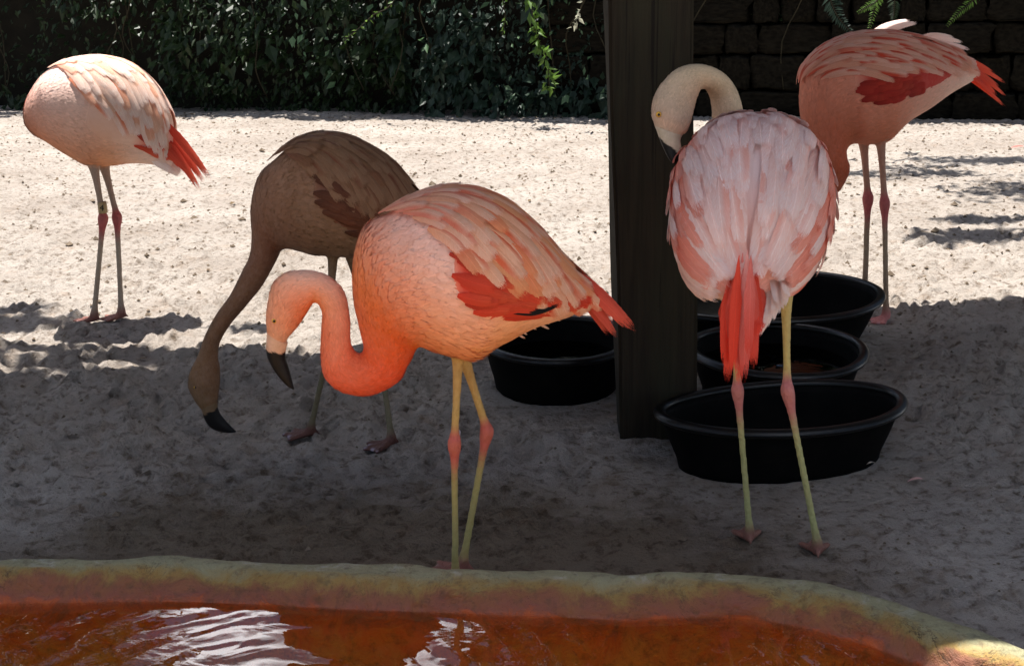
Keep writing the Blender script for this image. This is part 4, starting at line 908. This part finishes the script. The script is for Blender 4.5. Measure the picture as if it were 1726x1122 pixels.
# ---- preening bird seen from behind
def bird_preening():
    f1 = at_z(1263, 912, 0.0); f2 = at_z(1377, 935, 0.0); Y = (f1.y + f2.y) / 2 + 0.06
    root = empty('flamingo', (f1.x, Y, 0), 'white and pink flamingo seen from behind, preening with bent neck', 'flamingo', 'flamingos')
    secs = [(1256, 496, -0.235, 42, 22), (1259, 468, -0.20, 82, 48), (1263, 426, -0.15, 111, 86), (1266, 380, -0.06, 125, 117), (1268, 338, 0.04, 128, 130), (1268, 307, 0.14, 122, 112), (1267, 290, 0.24, 102, 90), (1262, 285, 0.32, 54, 58), (1260, 285, 0.37, 20, 22)]
    Cs, Us, Vs = [], [], []
    axis = (at_y(1266, 290, Y + 0.24) - at_y(1256, 480, Y - 0.22)).normalized(); up = (Vector((0, 0, 1)) - axis * axis.z).normalized()
    for (x, y, dy, hw, hh) in secs:
        c = at_y(x, y, Y + dy); k = (c - CAM).dot(CR @ Vector((0, 0, -1))) / FPX
        Cs.append(c); Us.append(up * hh * k); Vs.append(Vector((hw * k, 0, 0)))
    cd = {0: np3(0.85, 0.3, 0.2), 3: np3(0.92, 0.72, 0.68), 8: np3(0.9, 0.7, 0.65)}; cv = {0: np3(0.94, 0.82, 0.72), 4: np3(0.90, 0.68, 0.54), 8: np3(0.88, 0.6, 0.48)}
    L = Loft(Cs, Us, Vs, lerp_list(cd, 9), lerp_list(cv, 9))
    nk = [((1290, 330), (1240, 330)), ((1285, 285), (1230, 285)), ((1268, 240), (1212, 245)), ((1253, 205), (1202, 208)), ((1250, 178), (1200, 182)), ((1240, 149), (1197, 165)), ((1222, 126), (1192, 154)), ((1196, 112), (1187, 150)), ((1166, 109), (1180, 152)), ((1138, 119), (1174, 166)),
          ((1113, 145), (1168, 188)), ((1101, 170), (1163, 207)), ((1099, 195), (1156, 222)), ((1105, 219), (1147, 232))]
    ncd = {0: np3(0.66, 0.46, 0.34), 4: np3(0.60, 0.48, 0.32), 8: np3(0.55, 0.43, 0.28), 13: np3(0.60, 0.40, 0.28)}; ncv = {0: np3(0.66, 0.46, 0.34), 6: np3(0.56, 0.36, 0.22), 13: np3(0.60, 0.37, 0.24)}  # neck toned down to tan, its shade put into the colour
    Ln = pairs_loft(nk, Y, {0: 0.045, 3: 0.034, 8: 0.028, 10: 0.034, 12: 0.034, 13: 0.022}, ncd, ncv, {0: 0.32, 2: 0.36, 5: 0.34, 8: 0.27, 11: 0.18, 13: 0.15})
    px = 1 / 790.0
    c = dict(LEGC); c['cu'] = np3(0.55, 0.42, 0.15); c['cl'] = np3(0.40, 0.38, 0.17); c['ck'] = np3(0.50, 0.19, 0.17); c['cf'] = np3(0.26, 0.12, 0.09); c['size'] = 0.068
    pieces = [L.tris(8, 40), Ln.tris(6, 18)]
    pieces += leg(at_y(1238, 530, Y - 0.04), at_y(1243, 655, f1.y - 0.01), f1, 88, 6.6 * px, **c)
    pieces += leg(at_y(1325, 515, Y - 0.02), at_y(1327, 656, f2.y + 0.0), f2, 84, 6.9 * px, **c)
    link('body', remesh('body', pieces, 0.0050), M_SKIN, root)
    tb = tbfun([(0, 1.4), (1, 1.9), (2, 2.1), (3, 2.0), (4, 1.9), (5, 1.75), (6, 1.5), (7, 1.1)])
    tw = lambda t, h: (t > 0.4) & (t < 6.0) & (h < tb(t) * 0.93)
    tag(link('contour_feathers', down_mesh(L, 0.05, L.T - 0.1, 1.4, tw, 0.04), M_PLUM, root), kind='stuff')
    tag(link('neck_feathers', down_mesh(Ln, 0.3, Ln.T - 0.6, 1.5, None, 0.07), M_PLUM, root), kind='stuff')
    pal = dict(pale=np3(0.95, 0.84, 0.82), mid=np3(0.92, 0.64, 0.56), coral=np3(0.84, 0.19, 0.10), red=np3(0.80, 0.16, 0.09), streak=0.42)
    rows = [(0.90, 1.8, 5.4, 9, 0.17, 0.032, -0.12, -0.10, 'pale'), (0.80, 1.7, 5.6, 10, 0.19, 0.032, -0.12, -0.10, 'coral'), (0.70, 1.7, 5.8, 10, 0.21, 0.030, -0.12, -0.10, 'coral'), (0.60, 1.7, 6.0, 10, 0.23, 0.034, -0.12, -0.08, 'coral'),
            (0.50, 1.8, 6.2, 11, 0.24, 0.035, -0.10, -0.08, 'white'), (0.41, 1.8, 6.3, 11, 0.25, 0.036, -0.09, -0.06, 'white'), (0.32, 1.9, 6.4, 11, 0.25, 0.036, -0.07, -0.05, 'white'),
            (0.24, 1.9, 6.5, 11, 0.24, 0.036, -0.04, -0.04, 'white'), (0.16, 2.0, 6.6, 11, 0.23, 0.036, -0.02, -0.02, 'white'), (0.10, 2.6, 6.6, 10, 0.20, 0.034, 0.02, 0.02, 'white'), (0.04, 4.3, 6.9, 8, 0.12, 0.032, 0.0, 0.0, 'white')]
    dress(root, L, tb, 0.5, 6.9, pal, rows, 0.010, 83, 1.9, (5.0, 6.8, 0.45), 0.35, 4.8, 1.9)
    rd, rt = np3(0.84, 0.10, 0.055), np3(0.84, 0.065, 0.03); sp = []
    for (a, b_, dy, w, pk) in (((1252, 426), (1246, 643), -0.27, 0.026, 0.5), ((1241, 446), (1226, 636), -0.268, 0.026, 0.1), ((1260, 420), (1254, 632), -0.275, 0.026, 0.9), ((1267, 440), (1271, 614), -0.268, 0.026, 0.2), ((1276, 455), (1266, 604), -0.262, 0.028, 0.0), ((1230, 462), (1222, 610), -0.262, 0.026, 0.0),
                           ((1224, 482), (1230, 596), -0.255, 0.028, 0.0), ((1284, 472), (1276, 566), -0.255, 0.030, 0.1), ((1250, 434), (1238, 606), -0.262, 0.028, 0.3), ((1220, 500), (1228, 575), -0.248, 0.028, 0.0), ((1288, 490), (1282, 552), -0.248, 0.03, 0.2), ((1246, 430), (1234, 622), -0.28, 0.022, 0.0), ((1266, 430), (1262, 600), -0.285, 0.022, 0.4)):
        j_ = random.uniform(0.92, 1.04); w *= 1.2; sp.append((at_y(*a, Y + dy + 0.024), at_y(*b_, Y + dy - 0.045), w, (random.uniform(-0.25, 0.25), -0.95, 0.2), rd * j_ * (1 - pk) + np3(0.92, 0.50, 0.46) * pk, rt * j_, 0.006))
    tail(root, sp)
    wh = np3(0.95, 0.86, 0.80); sp = []
    for k in range(14): sp.append((at_y(1312 + random.uniform(-8, 14), 462 + random.uniform(-15, 10), Y - 0.20), at_y(1282 + k * 3.4 + random.uniform(-6, 6), 556 - k * 4.2 + random.uniform(-6, 6), Y - 0.29), 0.026, (0.2, -0.9, 0.2), np3(0.93, 0.72, 0.58), wh, 0.0))
    tail(root, sp, 'undertail_fluff')
    beak(root, [((1104, 212), (1150, 228)), ((1108, 224), (1147, 236)), ((1113, 238), (1148, 246)), ((1119, 252), (1150, 258)), ((1126, 266), (1146, 270)), ((1134, 276), (1138, 277))], Y, {0: 0.024, 2: 0.018, 4: 0.011, 5: 0.003}, np3(0.58, 0.47, 0.34), 2.5, {0: 0.15, 5: 0.12}, -1.0)
    eye(root, 1110, 193, Y + 0.135, 0.0065)
bird_preening()

# ------------------------------------------------------------------ stone wall behind the enclosure
WA, WB = Vector((-5.6, 13.1)), Vector((4.5, 10.45)); WD = (WB - WA).normalized(); WN = Vector((WD.y, -WD.x))
if WN.y > 0: WN = -WN
def wall_pt(s, z, off=0.0): q = WA + WD * s + WN * off; return Vector((q.x, q.y, z))
WL = (WB - WA).length
def s_at(px):   # position along the wall under a picture column
    d = ray(px, 200); d2 = Vector((d.x, d.y)); den = WD.x * (-d2.y) - WD.y * (-d2.x)
    r_ = CAM.to_2d() - WA
    return (r_.x * (-d2.y) - r_.y * (-d2.x)) / den
WH = 2.5
wall = empty('stone_wall', wall_pt(WL * 0.7, 0), 'dark dry-laid stone block wall bare on the right, behind the raised tail', 'wall')
wang = math.atan2(WD.y, WD.x)
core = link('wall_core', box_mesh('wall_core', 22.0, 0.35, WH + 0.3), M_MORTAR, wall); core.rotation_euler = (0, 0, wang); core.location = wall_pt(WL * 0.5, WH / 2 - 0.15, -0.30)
stones = []
for k in range(7):
    bm = bmesh.new(); bmesh.ops.create_cube(bm, size=1.0); bmesh.ops.bevel(bm, geom=bm.edges[:], offset=0.10, segments=2, affect='EDGES', profile=0.7)
    bmesh.ops.subdivide_edges(bm, edges=[e for e in bm.edges if e.calc_length() > 0.5], cuts=2, use_grid_fill=True)
    rr = random.Random(k)
    for v in bm.verts: v.co += Vector((rr.uniform(-1, 1), rr.uniform(-1, 1), rr.uniform(-1, 1))) * 0.06
    me = bpy.data.meshes.new('stone'); bm.to_mesh(me); bm.free(); me.polygons.foreach_set('use_smooth', np.ones(len(me.polygons), bool)); me.materials.append(M_STONE); stones.append(me)
z = -0.05; row = 0; s_lo, s_hi = s_at(960), s_at(1900)
rr = random.Random(5)
while z < 1.75:
    h = rr.uniform(0.17, 0.33); s = s_lo + rr.uniform(-0.3, 0)
    while s < s_hi:
        w = rr.uniform(0.22, 0.68)
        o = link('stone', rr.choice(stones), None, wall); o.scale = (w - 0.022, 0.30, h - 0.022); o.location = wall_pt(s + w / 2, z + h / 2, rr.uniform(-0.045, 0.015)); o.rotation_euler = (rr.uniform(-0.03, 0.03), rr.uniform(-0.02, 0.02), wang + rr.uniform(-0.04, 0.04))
        s += w
    z += h; row += 1

# ------------------------------------------------------------------ leaves
def leaf_batch(P, D, Nn, ln, w):
    """P base points, D directions, Nn normals, per-leaf length and width -> one mesh"""
    D = D / (np.linalg.norm(D, axis=1)[:, None] + 1e-9); S_ = np.cross(D, Nn); S_ /= np.linalg.norm(S_, axis=1)[:, None] + 1e-9; Nn = np.cross(S_, D)
    ln = np.asarray(ln)[:, None]; w = np.asarray(w)[:, None]
    v = np.stack([P, P + D * ln * 0.42 - S_ * w * 0.5 + Nn * w * 0.10, P + D * ln * 0.45 - Nn * w * 0.06, P + D * ln * 0.42 + S_ * w * 0.5 + Nn * w * 0.10, P + D * ln - Nn * ln * 0.08], 1).reshape(-1, 3)
    o = (np.arange(len(P)) * 5)[:, None]
    f = np.concatenate([o + np.array([[0, 2, 1]]), o + np.array([[0, 3, 2]]), o + np.array([[1, 2, 4]]), o + np.array([[2, 3, 4]])])
    return v, f
def rnd_dir(n): q = rng.normal(size=(n, 3)); return q / np.linalg.norm(q, axis=1)[:, None]
def strand(name, pts, r0, r1, mat, parent=None):
    v, f, c = tube(pts, list(np.linspace(r0, r1, len(pts))), [np3(0.1, 0.1, 0.05)] * len(pts), 6, 3); return link(name, mesh(name, v, f), mat, parent)

# creeper curtain over the wall, from far left to the post
def creeper(name, s0, s1, n, label, mat, seed, bulge, zmax=2.9, size=(0.05, 0.12), zmin=0.02):
    r_ = np.random.default_rng(seed)
    s = r_.uniform(s0, s1, n); z = zmin + (zmax - zmin) * r_.random(n) ** 1.15
    lump = fbm(s * 1.3, z * 1.5, 3, seed) ; keep = (fbm(s * 2.4 + 7, z * 2.4, 3, seed + 5) + r_.normal(0, 0.35, n)) > -0.30
    s, z, lump = s[keep], z[keep], lump[keep]; m = len(s)
    off = 0.06 + bulge * (0.55 + 0.9 * lump) * r_.random(m) ** 0.6 + 0.10 * np.clip(0.5 - z, 0, 0.5)
    base = np.array([wall_pt(a, b_, c) for a, b_, c in zip(s, z, off)])
    out = np.array((WN.x, WN.y, 0.0)); D = out * r_.uniform(0.2, 1.0, (m, 1)) + np.array((0, 0, -1.0)) * r_.uniform(0.1, 1.0, (m, 1)) + 0.55 * rnd_dir(m)
    Nn = out + np.array((0, 0, 0.8)) + 0.6 * rnd_dir(m)
    ln = r_.uniform(size[0], size[1], m) * np.where(r_.random(m) > 0.9, 1.6, 1.0) * (0.7 + 0.5 * (lump > 0)); v, f = leaf_batch(base, D, Nn, ln, ln * r_.uniform(0.35, 0.65, m))
    root = empty(name, wall_pt((s0 + s1) / 2, 0), label, 'creeper', 'creepers hanging over the wall')
    tag(link('foliage', mesh('foliage', v, f, False), mat, root), kind='stuff')
    for k in range(int((s1 - s0) * 2.2) if n > 1000 else 1):
        a = s0 + (s1 - s0) * r_.random(); z0 = r_.uniform(1.2, zmax); pts = []
        for q in range(6): pts.append(wall_pt(a + 0.12 * math.sin(q * 1.1 + k) + 0.05 * q * (r_.random() - 0.5), z0 * (1 - q / 5.5) + 0.02, 0.10 + bulge * (0.6 + 0.4 * math.sin(q + k))))
        strand('vine_stem', pts, 0.008, 0.004, M_STEM, root)
creeper('creeper', s_at(-260), s_at(330), 5200, 'dark creeper curtain at far left behind the pale flamingo', M_LEAF, 101, 0.30)
creeper('creeper', s_at(300), s_at(700), 6200, 'dense green creeper above the dark shaded flamingo', M_LEAF, 103, 0.34)
creeper('creeper', s_at(670), s_at(1060), 5600, 'bluish-green leafy creeper hanging between salmon flamingo and post', M_LEAF2, 107, 0.36)
creeper('creeper', s_at(1150), s_at(1330), 420, 'thin trailing creeper sprigs over stone blocks just right of post', M_LEAF, 109, 0.10, 2.2, (0.04, 0.08), 0.75)
creeper('creeper', s_at(1280), s_at(1900), 900, 'sparse dark creeper on the upper stones above the leaning flamingo', M_LEAF, 113, 0.14, 2.4, (0.04, 0.09), 1.1)

# low ground plants along the foot of the wall
def low_plant(px, py, h, n, label, mat):
    c = at_z(px, py, 0.0); root = empty('ground_plant', c, label, 'plant', 'low plants at the foot of the wall')
    a = rng.uniform(0, 2 * math.pi, n); r_ = np.sqrt(rng.random(n)) * h * 1.3; zz = rng.random(n) * h * (1.1 - r_ / (h * 1.5))
    P = np.stack([c.x + np.cos(a) * r_, c.y + np.sin(a) * r_ * 0.6, zz + 0.01], 1); D = np.stack([np.cos(a), np.sin(a), rng.uniform(0.1, 1.0, n)], 1) + 0.4 * rnd_dir(n)
    ln = rng.uniform(0.05, 0.10, n); v, f = leaf_batch(P, D, np.array((0, 0, 1.0)) + 0.5 * rnd_dir(n), ln, ln * 0.5)
    tag(link('foliage', mesh('foliage', v, f, False), mat, root), kind='stuff')
    for k in range(5): q = rng.uniform(0, 6.28); strand('stem', [c + Vector((0, 0, -0.02)), c + Vector((math.cos(q) * h * 0.3, math.sin(q) * h * 0.3, h * 0.5)), c + Vector((math.cos(q) * h * 0.6, math.sin(q) * h * 0.6, h * 0.85))], 0.005, 0.003, M_STEM, root)
low_plant(960, 184, 0.42, 150, 'bushy low plant at the wall foot close beside the post', M_LEAF2)
low_plant(700, 178, 0.34, 130, 'low leafy plant at the wall foot above the salmon back', M_LEAF)
low_plant(555, 176, 0.26, 90, 'small leafy plant at the wall foot above the dark flamingo', M_LEAF)
low_plant(420, 172, 0.42, 170, 'leafy mound at the wall foot right of the pale flamingo', M_LEAF)

# hanging sprays that catch the sun
def spray(name, pts_px, Y, n, label, cat, mat, size, group=None, spread=0.06):
    pts = [at_y(x, y, Y + d) for x, y, d in pts_px]; root = empty(name, pts[-1], label, cat, group)
    strand('stem', pts, 0.006, 0.003, M_STEM, root); P = np.array([tuple(p) for p in pts])
    t = rng.random(n) * (len(P) - 1); i = np.minimum(t.astype(int), len(P) - 2); f = (t - i)[:, None]; B_ = P[i] * (1 - f) + P[i + 1] * f
    D = rnd_dir(n) + np.array((0, -0.3, -0.5)); v, fc = leaf_batch(B_ + rnd_dir(n) * spread * 0.3, D, rnd_dir(n) + np.array((0, -0.5, 0.8)), rng.uniform(size * 0.6, size * 1.2, n), rng.uniform(size * 0.25, size * 0.45, n))
    tag(link('foliage', mesh('foliage', v, fc, False), mat, root), kind='stuff')
yw = lambda px: wall_pt(s_at(px), 0).y
G_ = 'sunlit sprays hanging before the wall'
for (s0_, s1_, sd_, lab_) in ((s_at(520), s_at(760), 131, 'creeper shoots painted sunlit over the wall above the salmon flamingo'), (s_at(800), s_at(1040), 137, 'creeper shoots painted with bluish highlights on the wall near the post')):
    creeper('creeper', s0_, s1_, 260, lab_, M_SUNLEAF, sd_, 0.55, 2.4, (0.05, 0.10), 0.15)
spray('hanging_vine', [(880, -60, 0.2), (895, 10, 0.05), (905, 60, 0), (922, 100, -0.05), (926, 150, -0.05)], yw(910) - 1.1, 85, 'bright yellow-green vine spray dangling in sunlight left of the post', 'vine', M_FERN, 0.11, G_, 0.08)
spray('hanging_vine', [(1000, -60, 0.1), (985, -5, 0), (975, 25, 0), (962, 48, 0)], yw(980) - 1.2, 26, 'whitish flowering vine tip hanging near the top of the post', 'vine', M_PALE, 0.07, G_, 0.04)
spray('hanging_vine', [(690, -50, 0.1), (660, 8, 0.0), (630, 25, 0), (605, 48, 0), (578, 70, 0)], yw(620) - 1.0, 26, 'arching vine with yellowish tip above the salmon flamingo', 'vine', M_FERN, 0.05, G_, 0.03)
spray('hanging_vine', [(850, -60, 0.1), (848, 0, 0.0), (852, 30, 0), (846, 58, 0)], yw(850) - 1.0, 20, 'short thin vine tendril with small leaves beside the bright spray', 'vine', M_FERN, 0.05, G_, 0.03)
def fern(pts_px, Y, n, label, wid, mat=M_FERN):
    pts = [at_y(x, y, Y + d) for x, y, d in pts_px]; root = empty('fern_frond', pts[-1], label, 'fern', 'fern fronds hanging at the top')
    strand('midrib', pts, 0.005, 0.002, M_STEM, root); P = np.array([tuple(p) for p in pts]); T_ = np.linspace(0.02, 1, n); V_, F_ = [], []
    pos_ = []
    for t in T_:
        q = t * (len(P) - 1); i = min(int(q), len(P) - 2); f = q - i; pos_.append((P[i] * (1 - f) + P[i + 1] * f, P[i + 1] - P[i], t))
    Pb, Db, Nb, Lb = [], [], [], []
    for p, d, t in pos_:
        d = d / np.linalg.norm(d); s_ = np.cross(d, np.array((0, -1.0, 0.3))); s_ /= np.linalg.norm(s_)
        for sg in (-1, 1): Pb.append(p); Db.append(s_ * sg + d * 0.55 + np.array((0, 0.1 * rng.normal(), 0.15 * rng.normal()))); Nb.append(np.array((0.2 * rng.normal(), -0.6, 0.8))); Lb.append(wid * (1 - t * 0.75) * rng.uniform(0.9, 1.1))
    v, f = leaf_batch(np.array(Pb), np.array(Db), np.array(Nb), np.array(Lb), np.array(Lb) * 0.32); tag(link('leaflets', mesh('leaflets', v, f, False), mat, root), kind='stuff')
fern([(1392, -60, 0), (1400, 0, 0), (1412, 28, 0), (1432, 52, 0)], 8.6, 22, 'dull green fern frond drooping left of the raised wing tip', 0.11, M_LEAF2)
fern([(1500, -50, 0), (1480, -5, 0), (1474, 15, 0), (1466, 46, 0)], 8.4, 22, 'sunlit fern frond hanging straight down above the leaning flamingo', 0.07)
fern([(1500, -30, 0.1), (1478, 2, 0.05), (1462, 12, 0), (1447, 21, 0)], 8.2, 18, 'short sunlit fern frond pointing sideways above the leaning flamingo', 0.06)
fern([(1512, -60, 0), (1508, 0, 0), (1507, 20, 0), (1506, 34, 0)], 8.8, 18, 'shaded small fern frond tip beside the raised wing tip', 0.08, M_LEAF)
fern([(1670, -50, 0), (1640, 0, 0), (1618, 20, 0), (1597, 43, 0)], 8.3, 24, 'sunlit curled fern frond above the red tail', 0.06)

# ------------------------------------------------------------------ trees (beyond the wall and overhanging; they shade the sand and show in the pool)
def tree(base, trunk_pts, blobs, n_leaf, size, label, seed, mat):
    r_ = np.random.default_rng(seed); root = empty('tree', base, label, 'tree', 'trees around the enclosure')
    v, f, c = tube(trunk_pts, list(np.linspace(0.20, 0.06, len(trunk_pts))), [np3(0.1, 0.1, 0.1)] * len(trunk_pts), 10, 4); link('trunk', mesh('trunk', v, f), M_BARK, root)
    Pp = []
    for (c_, r3, k) in blobs:
        link('limb', (lambda q: mesh('limb', q[0], q[1]))(tube([trunk_pts[-2], (np.array(trunk_pts[-2]) * 0.5 + np.array(c_) * 0.5) + np.array((0, 0, 0.15)), c_], [0.05, 0.035, 0.012], [np3(0.1, 0.1, 0.1)] * 3, 7, 3)), M_BARK, root)
        m = int(n_leaf * k); q = r_.normal(size=(m, 3)); q /= np.linalg.norm(q, axis=1)[:, None]; q *= (r_.random(m) ** 0.45)[:, None]
        # clump the leaves so light falls through in patches
        cl = r_.normal(size=(max(4, m // 45), 3)) * 0.45; q = q * 0.55 + cl[r_.integers(0, len(cl), m)] * 0.75
        Pp.append(np.array(c_) + q * np.array(r3))
    Pp = np.concatenate(Pp); m = len(Pp); ln = r_.uniform(size * 0.7, size * 1.3, m)
    v, f = leaf_batch(Pp, rnd_dir(m) + np.array((0, 0, -0.4)), rnd_dir(m) + np.array((0, 0, 0.9)), ln, ln * 0.5); tag(link('crown', mesh('crown', v, f, False), mat, root), kind='stuff')
def shade(x, y, z): q = Vector((x, y)) - SH * z; return (q.x, q.y, z)      # where leaves must hang to shade ground point x, y
g = lambda px, py: at_z(px, py, 0)
bl_ = []
for (px, py, rx, ry, k) in ((-30, 545, 0.34, 0.12, 0.30), (35, 515, 0.20, 0.07, 0.14), (60, 590, 0.16, 0.05, 0.12), (120, 612, 0.20, 0.04, 0.14), (220, 604, 0.16, 0.03, 0.12), (300, 612, 0.2, 0.035, 0.14), (390, 604, 0.22, 0.04, 0.16), (430, 560, 0.10, 0.05, 0.08), (20, 640, 0.26, 0.06, 0.18), (170, 648, 0.22, 0.04, 0.16), (330, 650, 0.3, 0.04, 0.2), (480, 612, 0.14, 0.04, 0.12)):
    p = g(px, py); z_ = 3.6 + random.uniform(-0.2, 0.3); bl_.append((shade(p.x, p.y, z_), (rx, ry, 0.16), k))
tree(Vector((-5.4, 6.4, 0)), [(-5.4, 6.4, -0.2), (-5.3, 6.3, 1.5), (-5.0, 6.1, 2.8), (-4.4, 5.8, 3.6), (-3.2, 5.4, 3.9)], bl_, 1150, 0.085, 'leafy tree at left edge dappling the sand round the pale flamingo', 211, M_LEAF)
bl_ = []
for (px, py, rx, ry, k) in ((1600, 400, 0.35, 0.16, 0.2), (1700, 370, 0.35, 0.14, 0.2), (1560, 290, 0.5, 0.2, 0.2), (1640, 270, 0.6, 0.2, 0.22), (1800, 320, 0.8, 0.5, 0.5)):
    p = g(px, py); z_ = 4.2 + random.uniform(-0.2, 0.3); bl_.append((shade(p.x, p.y, z_), (rx, ry, 0.16), k))
tree(Vector((6.4, 8.2, 0)), [(6.4, 8.2, -0.2), (6.3, 8.1, 2.0), (5.9, 8.0, 3.4), (5.0, 7.9, 4.2), (3.9, 7.8, 4.5)], bl_, 1500, 0.11, 'leafy tree at right edge streaking shade over the far sand', 223, M_LEAF)
for (x, y, h, rx, seed, lab) in ((-7.4, 15.6, 9.8, 2.6, 301, 'tall dark tree beyond the wall at far left'), (1.6, 15.6, 10.5, 2.9, 307, 'tall broad tree beyond the wall mirrored in the pool centre'), (6.2, 14.8, 9.5, 2.8, 311, 'tall tree beyond the wall at the right')):
    tree(Vector((x, y, 0)), [(x, y, -0.2), (x + 0.1, y, 2.5), (x, y + 0.1, 4.5), (x, y, h * 0.7)], [((x, y, h * 0.62), (rx, rx * 0.7, h * 0.30), 1.0), ((x - rx * 0.5, y, h * 0.40), (rx * 0.7, rx * 0.6, h * 0.2), 0.5), ((x + rx * 0.5, y, h * 0.45), (rx * 0.7, rx * 0.6, h * 0.2), 0.5)], 5200, 0.40, lab, seed, M_LEAF)

# ------------------------------------------------------------------ crumbs, pebbles and litter on the sand
nb_ = 5200; cx = rng.uniform(-4.4, 4.4, nb_); cyy = 2.3 + 9.6 * rng.random(nb_) ** 1.6
ok = ~inside(cx, cyy, OUT + INW * -0.06); cx, cyy = cx[ok], cyy[ok]; nb_ = len(cx)
sz = rng.uniform(0.0025, 0.0065, nb_) * np.clip(cyy / 3.0, 0.9, 1.9) * (1 + 1.1 * (rng.random(nb_) > 0.97))
octv = np.array([(1, 0, 0), (0, 1, 0), (-1, 0, 0), (0, -1, 0), (0, 0, 0.8), (0, 0, -0.5)], float)
zz = np.array([gz(a, b_) for a, b_ in zip(cx, cyy)])
ctr = np.stack([cx, cyy, zz + sz * 0.3], 1); an = rng.uniform(0, 6.28, nb_); jit = rng.uniform(0.6, 1.4, (nb_, 6, 3))
vv = octv[None] * jit * sz[:, None, None]; ca, sa = np.cos(an)[:, None], np.sin(an)[:, None]
vv = np.stack([vv[..., 0] * ca - vv[..., 1] * sa, vv[..., 0] * sa + vv[..., 1] * ca, vv[..., 2]], -1) + ctr[:, None]
ff = np.array([(0, 1, 4), (1, 2, 4), (2, 3, 4), (3, 0, 4), (1, 0, 5), (2, 1, 5), (3, 2, 5), (0, 3, 5)])
cr_ = link('crumbs', mesh('crumbs', vv.reshape(-1, 3), (np.arange(nb_)[:, None, None] * 6 + ff[None]).reshape(-1, 3), False), M_CLOD)
tag(cr_, 'dark crumbs and pebbles scattered over the sand', 'debris', kind='stuff')
def shed(px, py, ang, ln, label, colr):
    p = at_z(px, py, 0.0); z_ = gz(p.x, p.y) + 0.006; d = np.array((math.cos(R(ang)), math.sin(R(ang)), 0.0)); a = np.array((p.x, p.y, z_)); b_ = a + d * ln + np.array((0, 0, 0.006))
    o = link('shed_feather', quill(a, b_, ln * 0.32, (0, 0, 1), np.array(colr), np.array(colr), 0.008), M_FEATH); tag(o, label, 'feather', 'shed feathers lying on the sand')
shed(1455, 787, 15, 0.035, 'tiny pale feather on sand beside the front oval tub', (0.8, 0.68, 0.55))
shed(1528, 813, 5, 0.045, 'pinkish feather on shaded sand right of the front tub', (0.75, 0.5, 0.48))
shed(1704, 250, 20, 0.11, 'small red feather lying far back on the right', (0.75, 0.12, 0.10))
shed(775, 745, 100, 0.045, 'pale wisp of feather on sand beside the red knees', (0.8, 0.72, 0.72))

m_ = 260; lx = rng.uniform(-5.0, 4.6, m_); ly = 2.4 + 9.4 * rng.random(m_) ** 0.9; k_ = rng.random(m_) > 0.6
sw = (rng.random(m_) * WL); ly = np.where(k_, [float((WA + WD * a + WN * 0.35).y) for a in sw] - rng.random(m_) * 0.5, ly); lx = np.where(k_, [float((WA + WD * a).x) for a in sw], lx)
ok = ~inside(lx, ly, OUT + INW * -0.08); lx, ly = lx[ok], ly[ok]; m_ = len(lx)
P_ = np.stack([lx, ly, np.array([gz(a, b_) for a, b_ in zip(lx, ly)]) + 0.006], 1); D_ = rnd_dir(m_); D_[:, 2] *= 0.15; ln = rng.uniform(0.018, 0.045, m_) * np.clip(ly / 4.5, 0.6, 1.6)
v, f = leaf_batch(P_, D_, np.array((0, 0, 1.0)) + 0.35 * rnd_dir(m_), ln, ln * 0.4)
tag(link('leaf_litter', mesh('leaf_litter', v, f, False), m_leaf('dead_leaf', (0.10, 0.06, 0.03), (0.20, 0.13, 0.06), 0.15)), 'dry brown leaf litter scattered over the sand', 'leaf litter', kind='stuff')
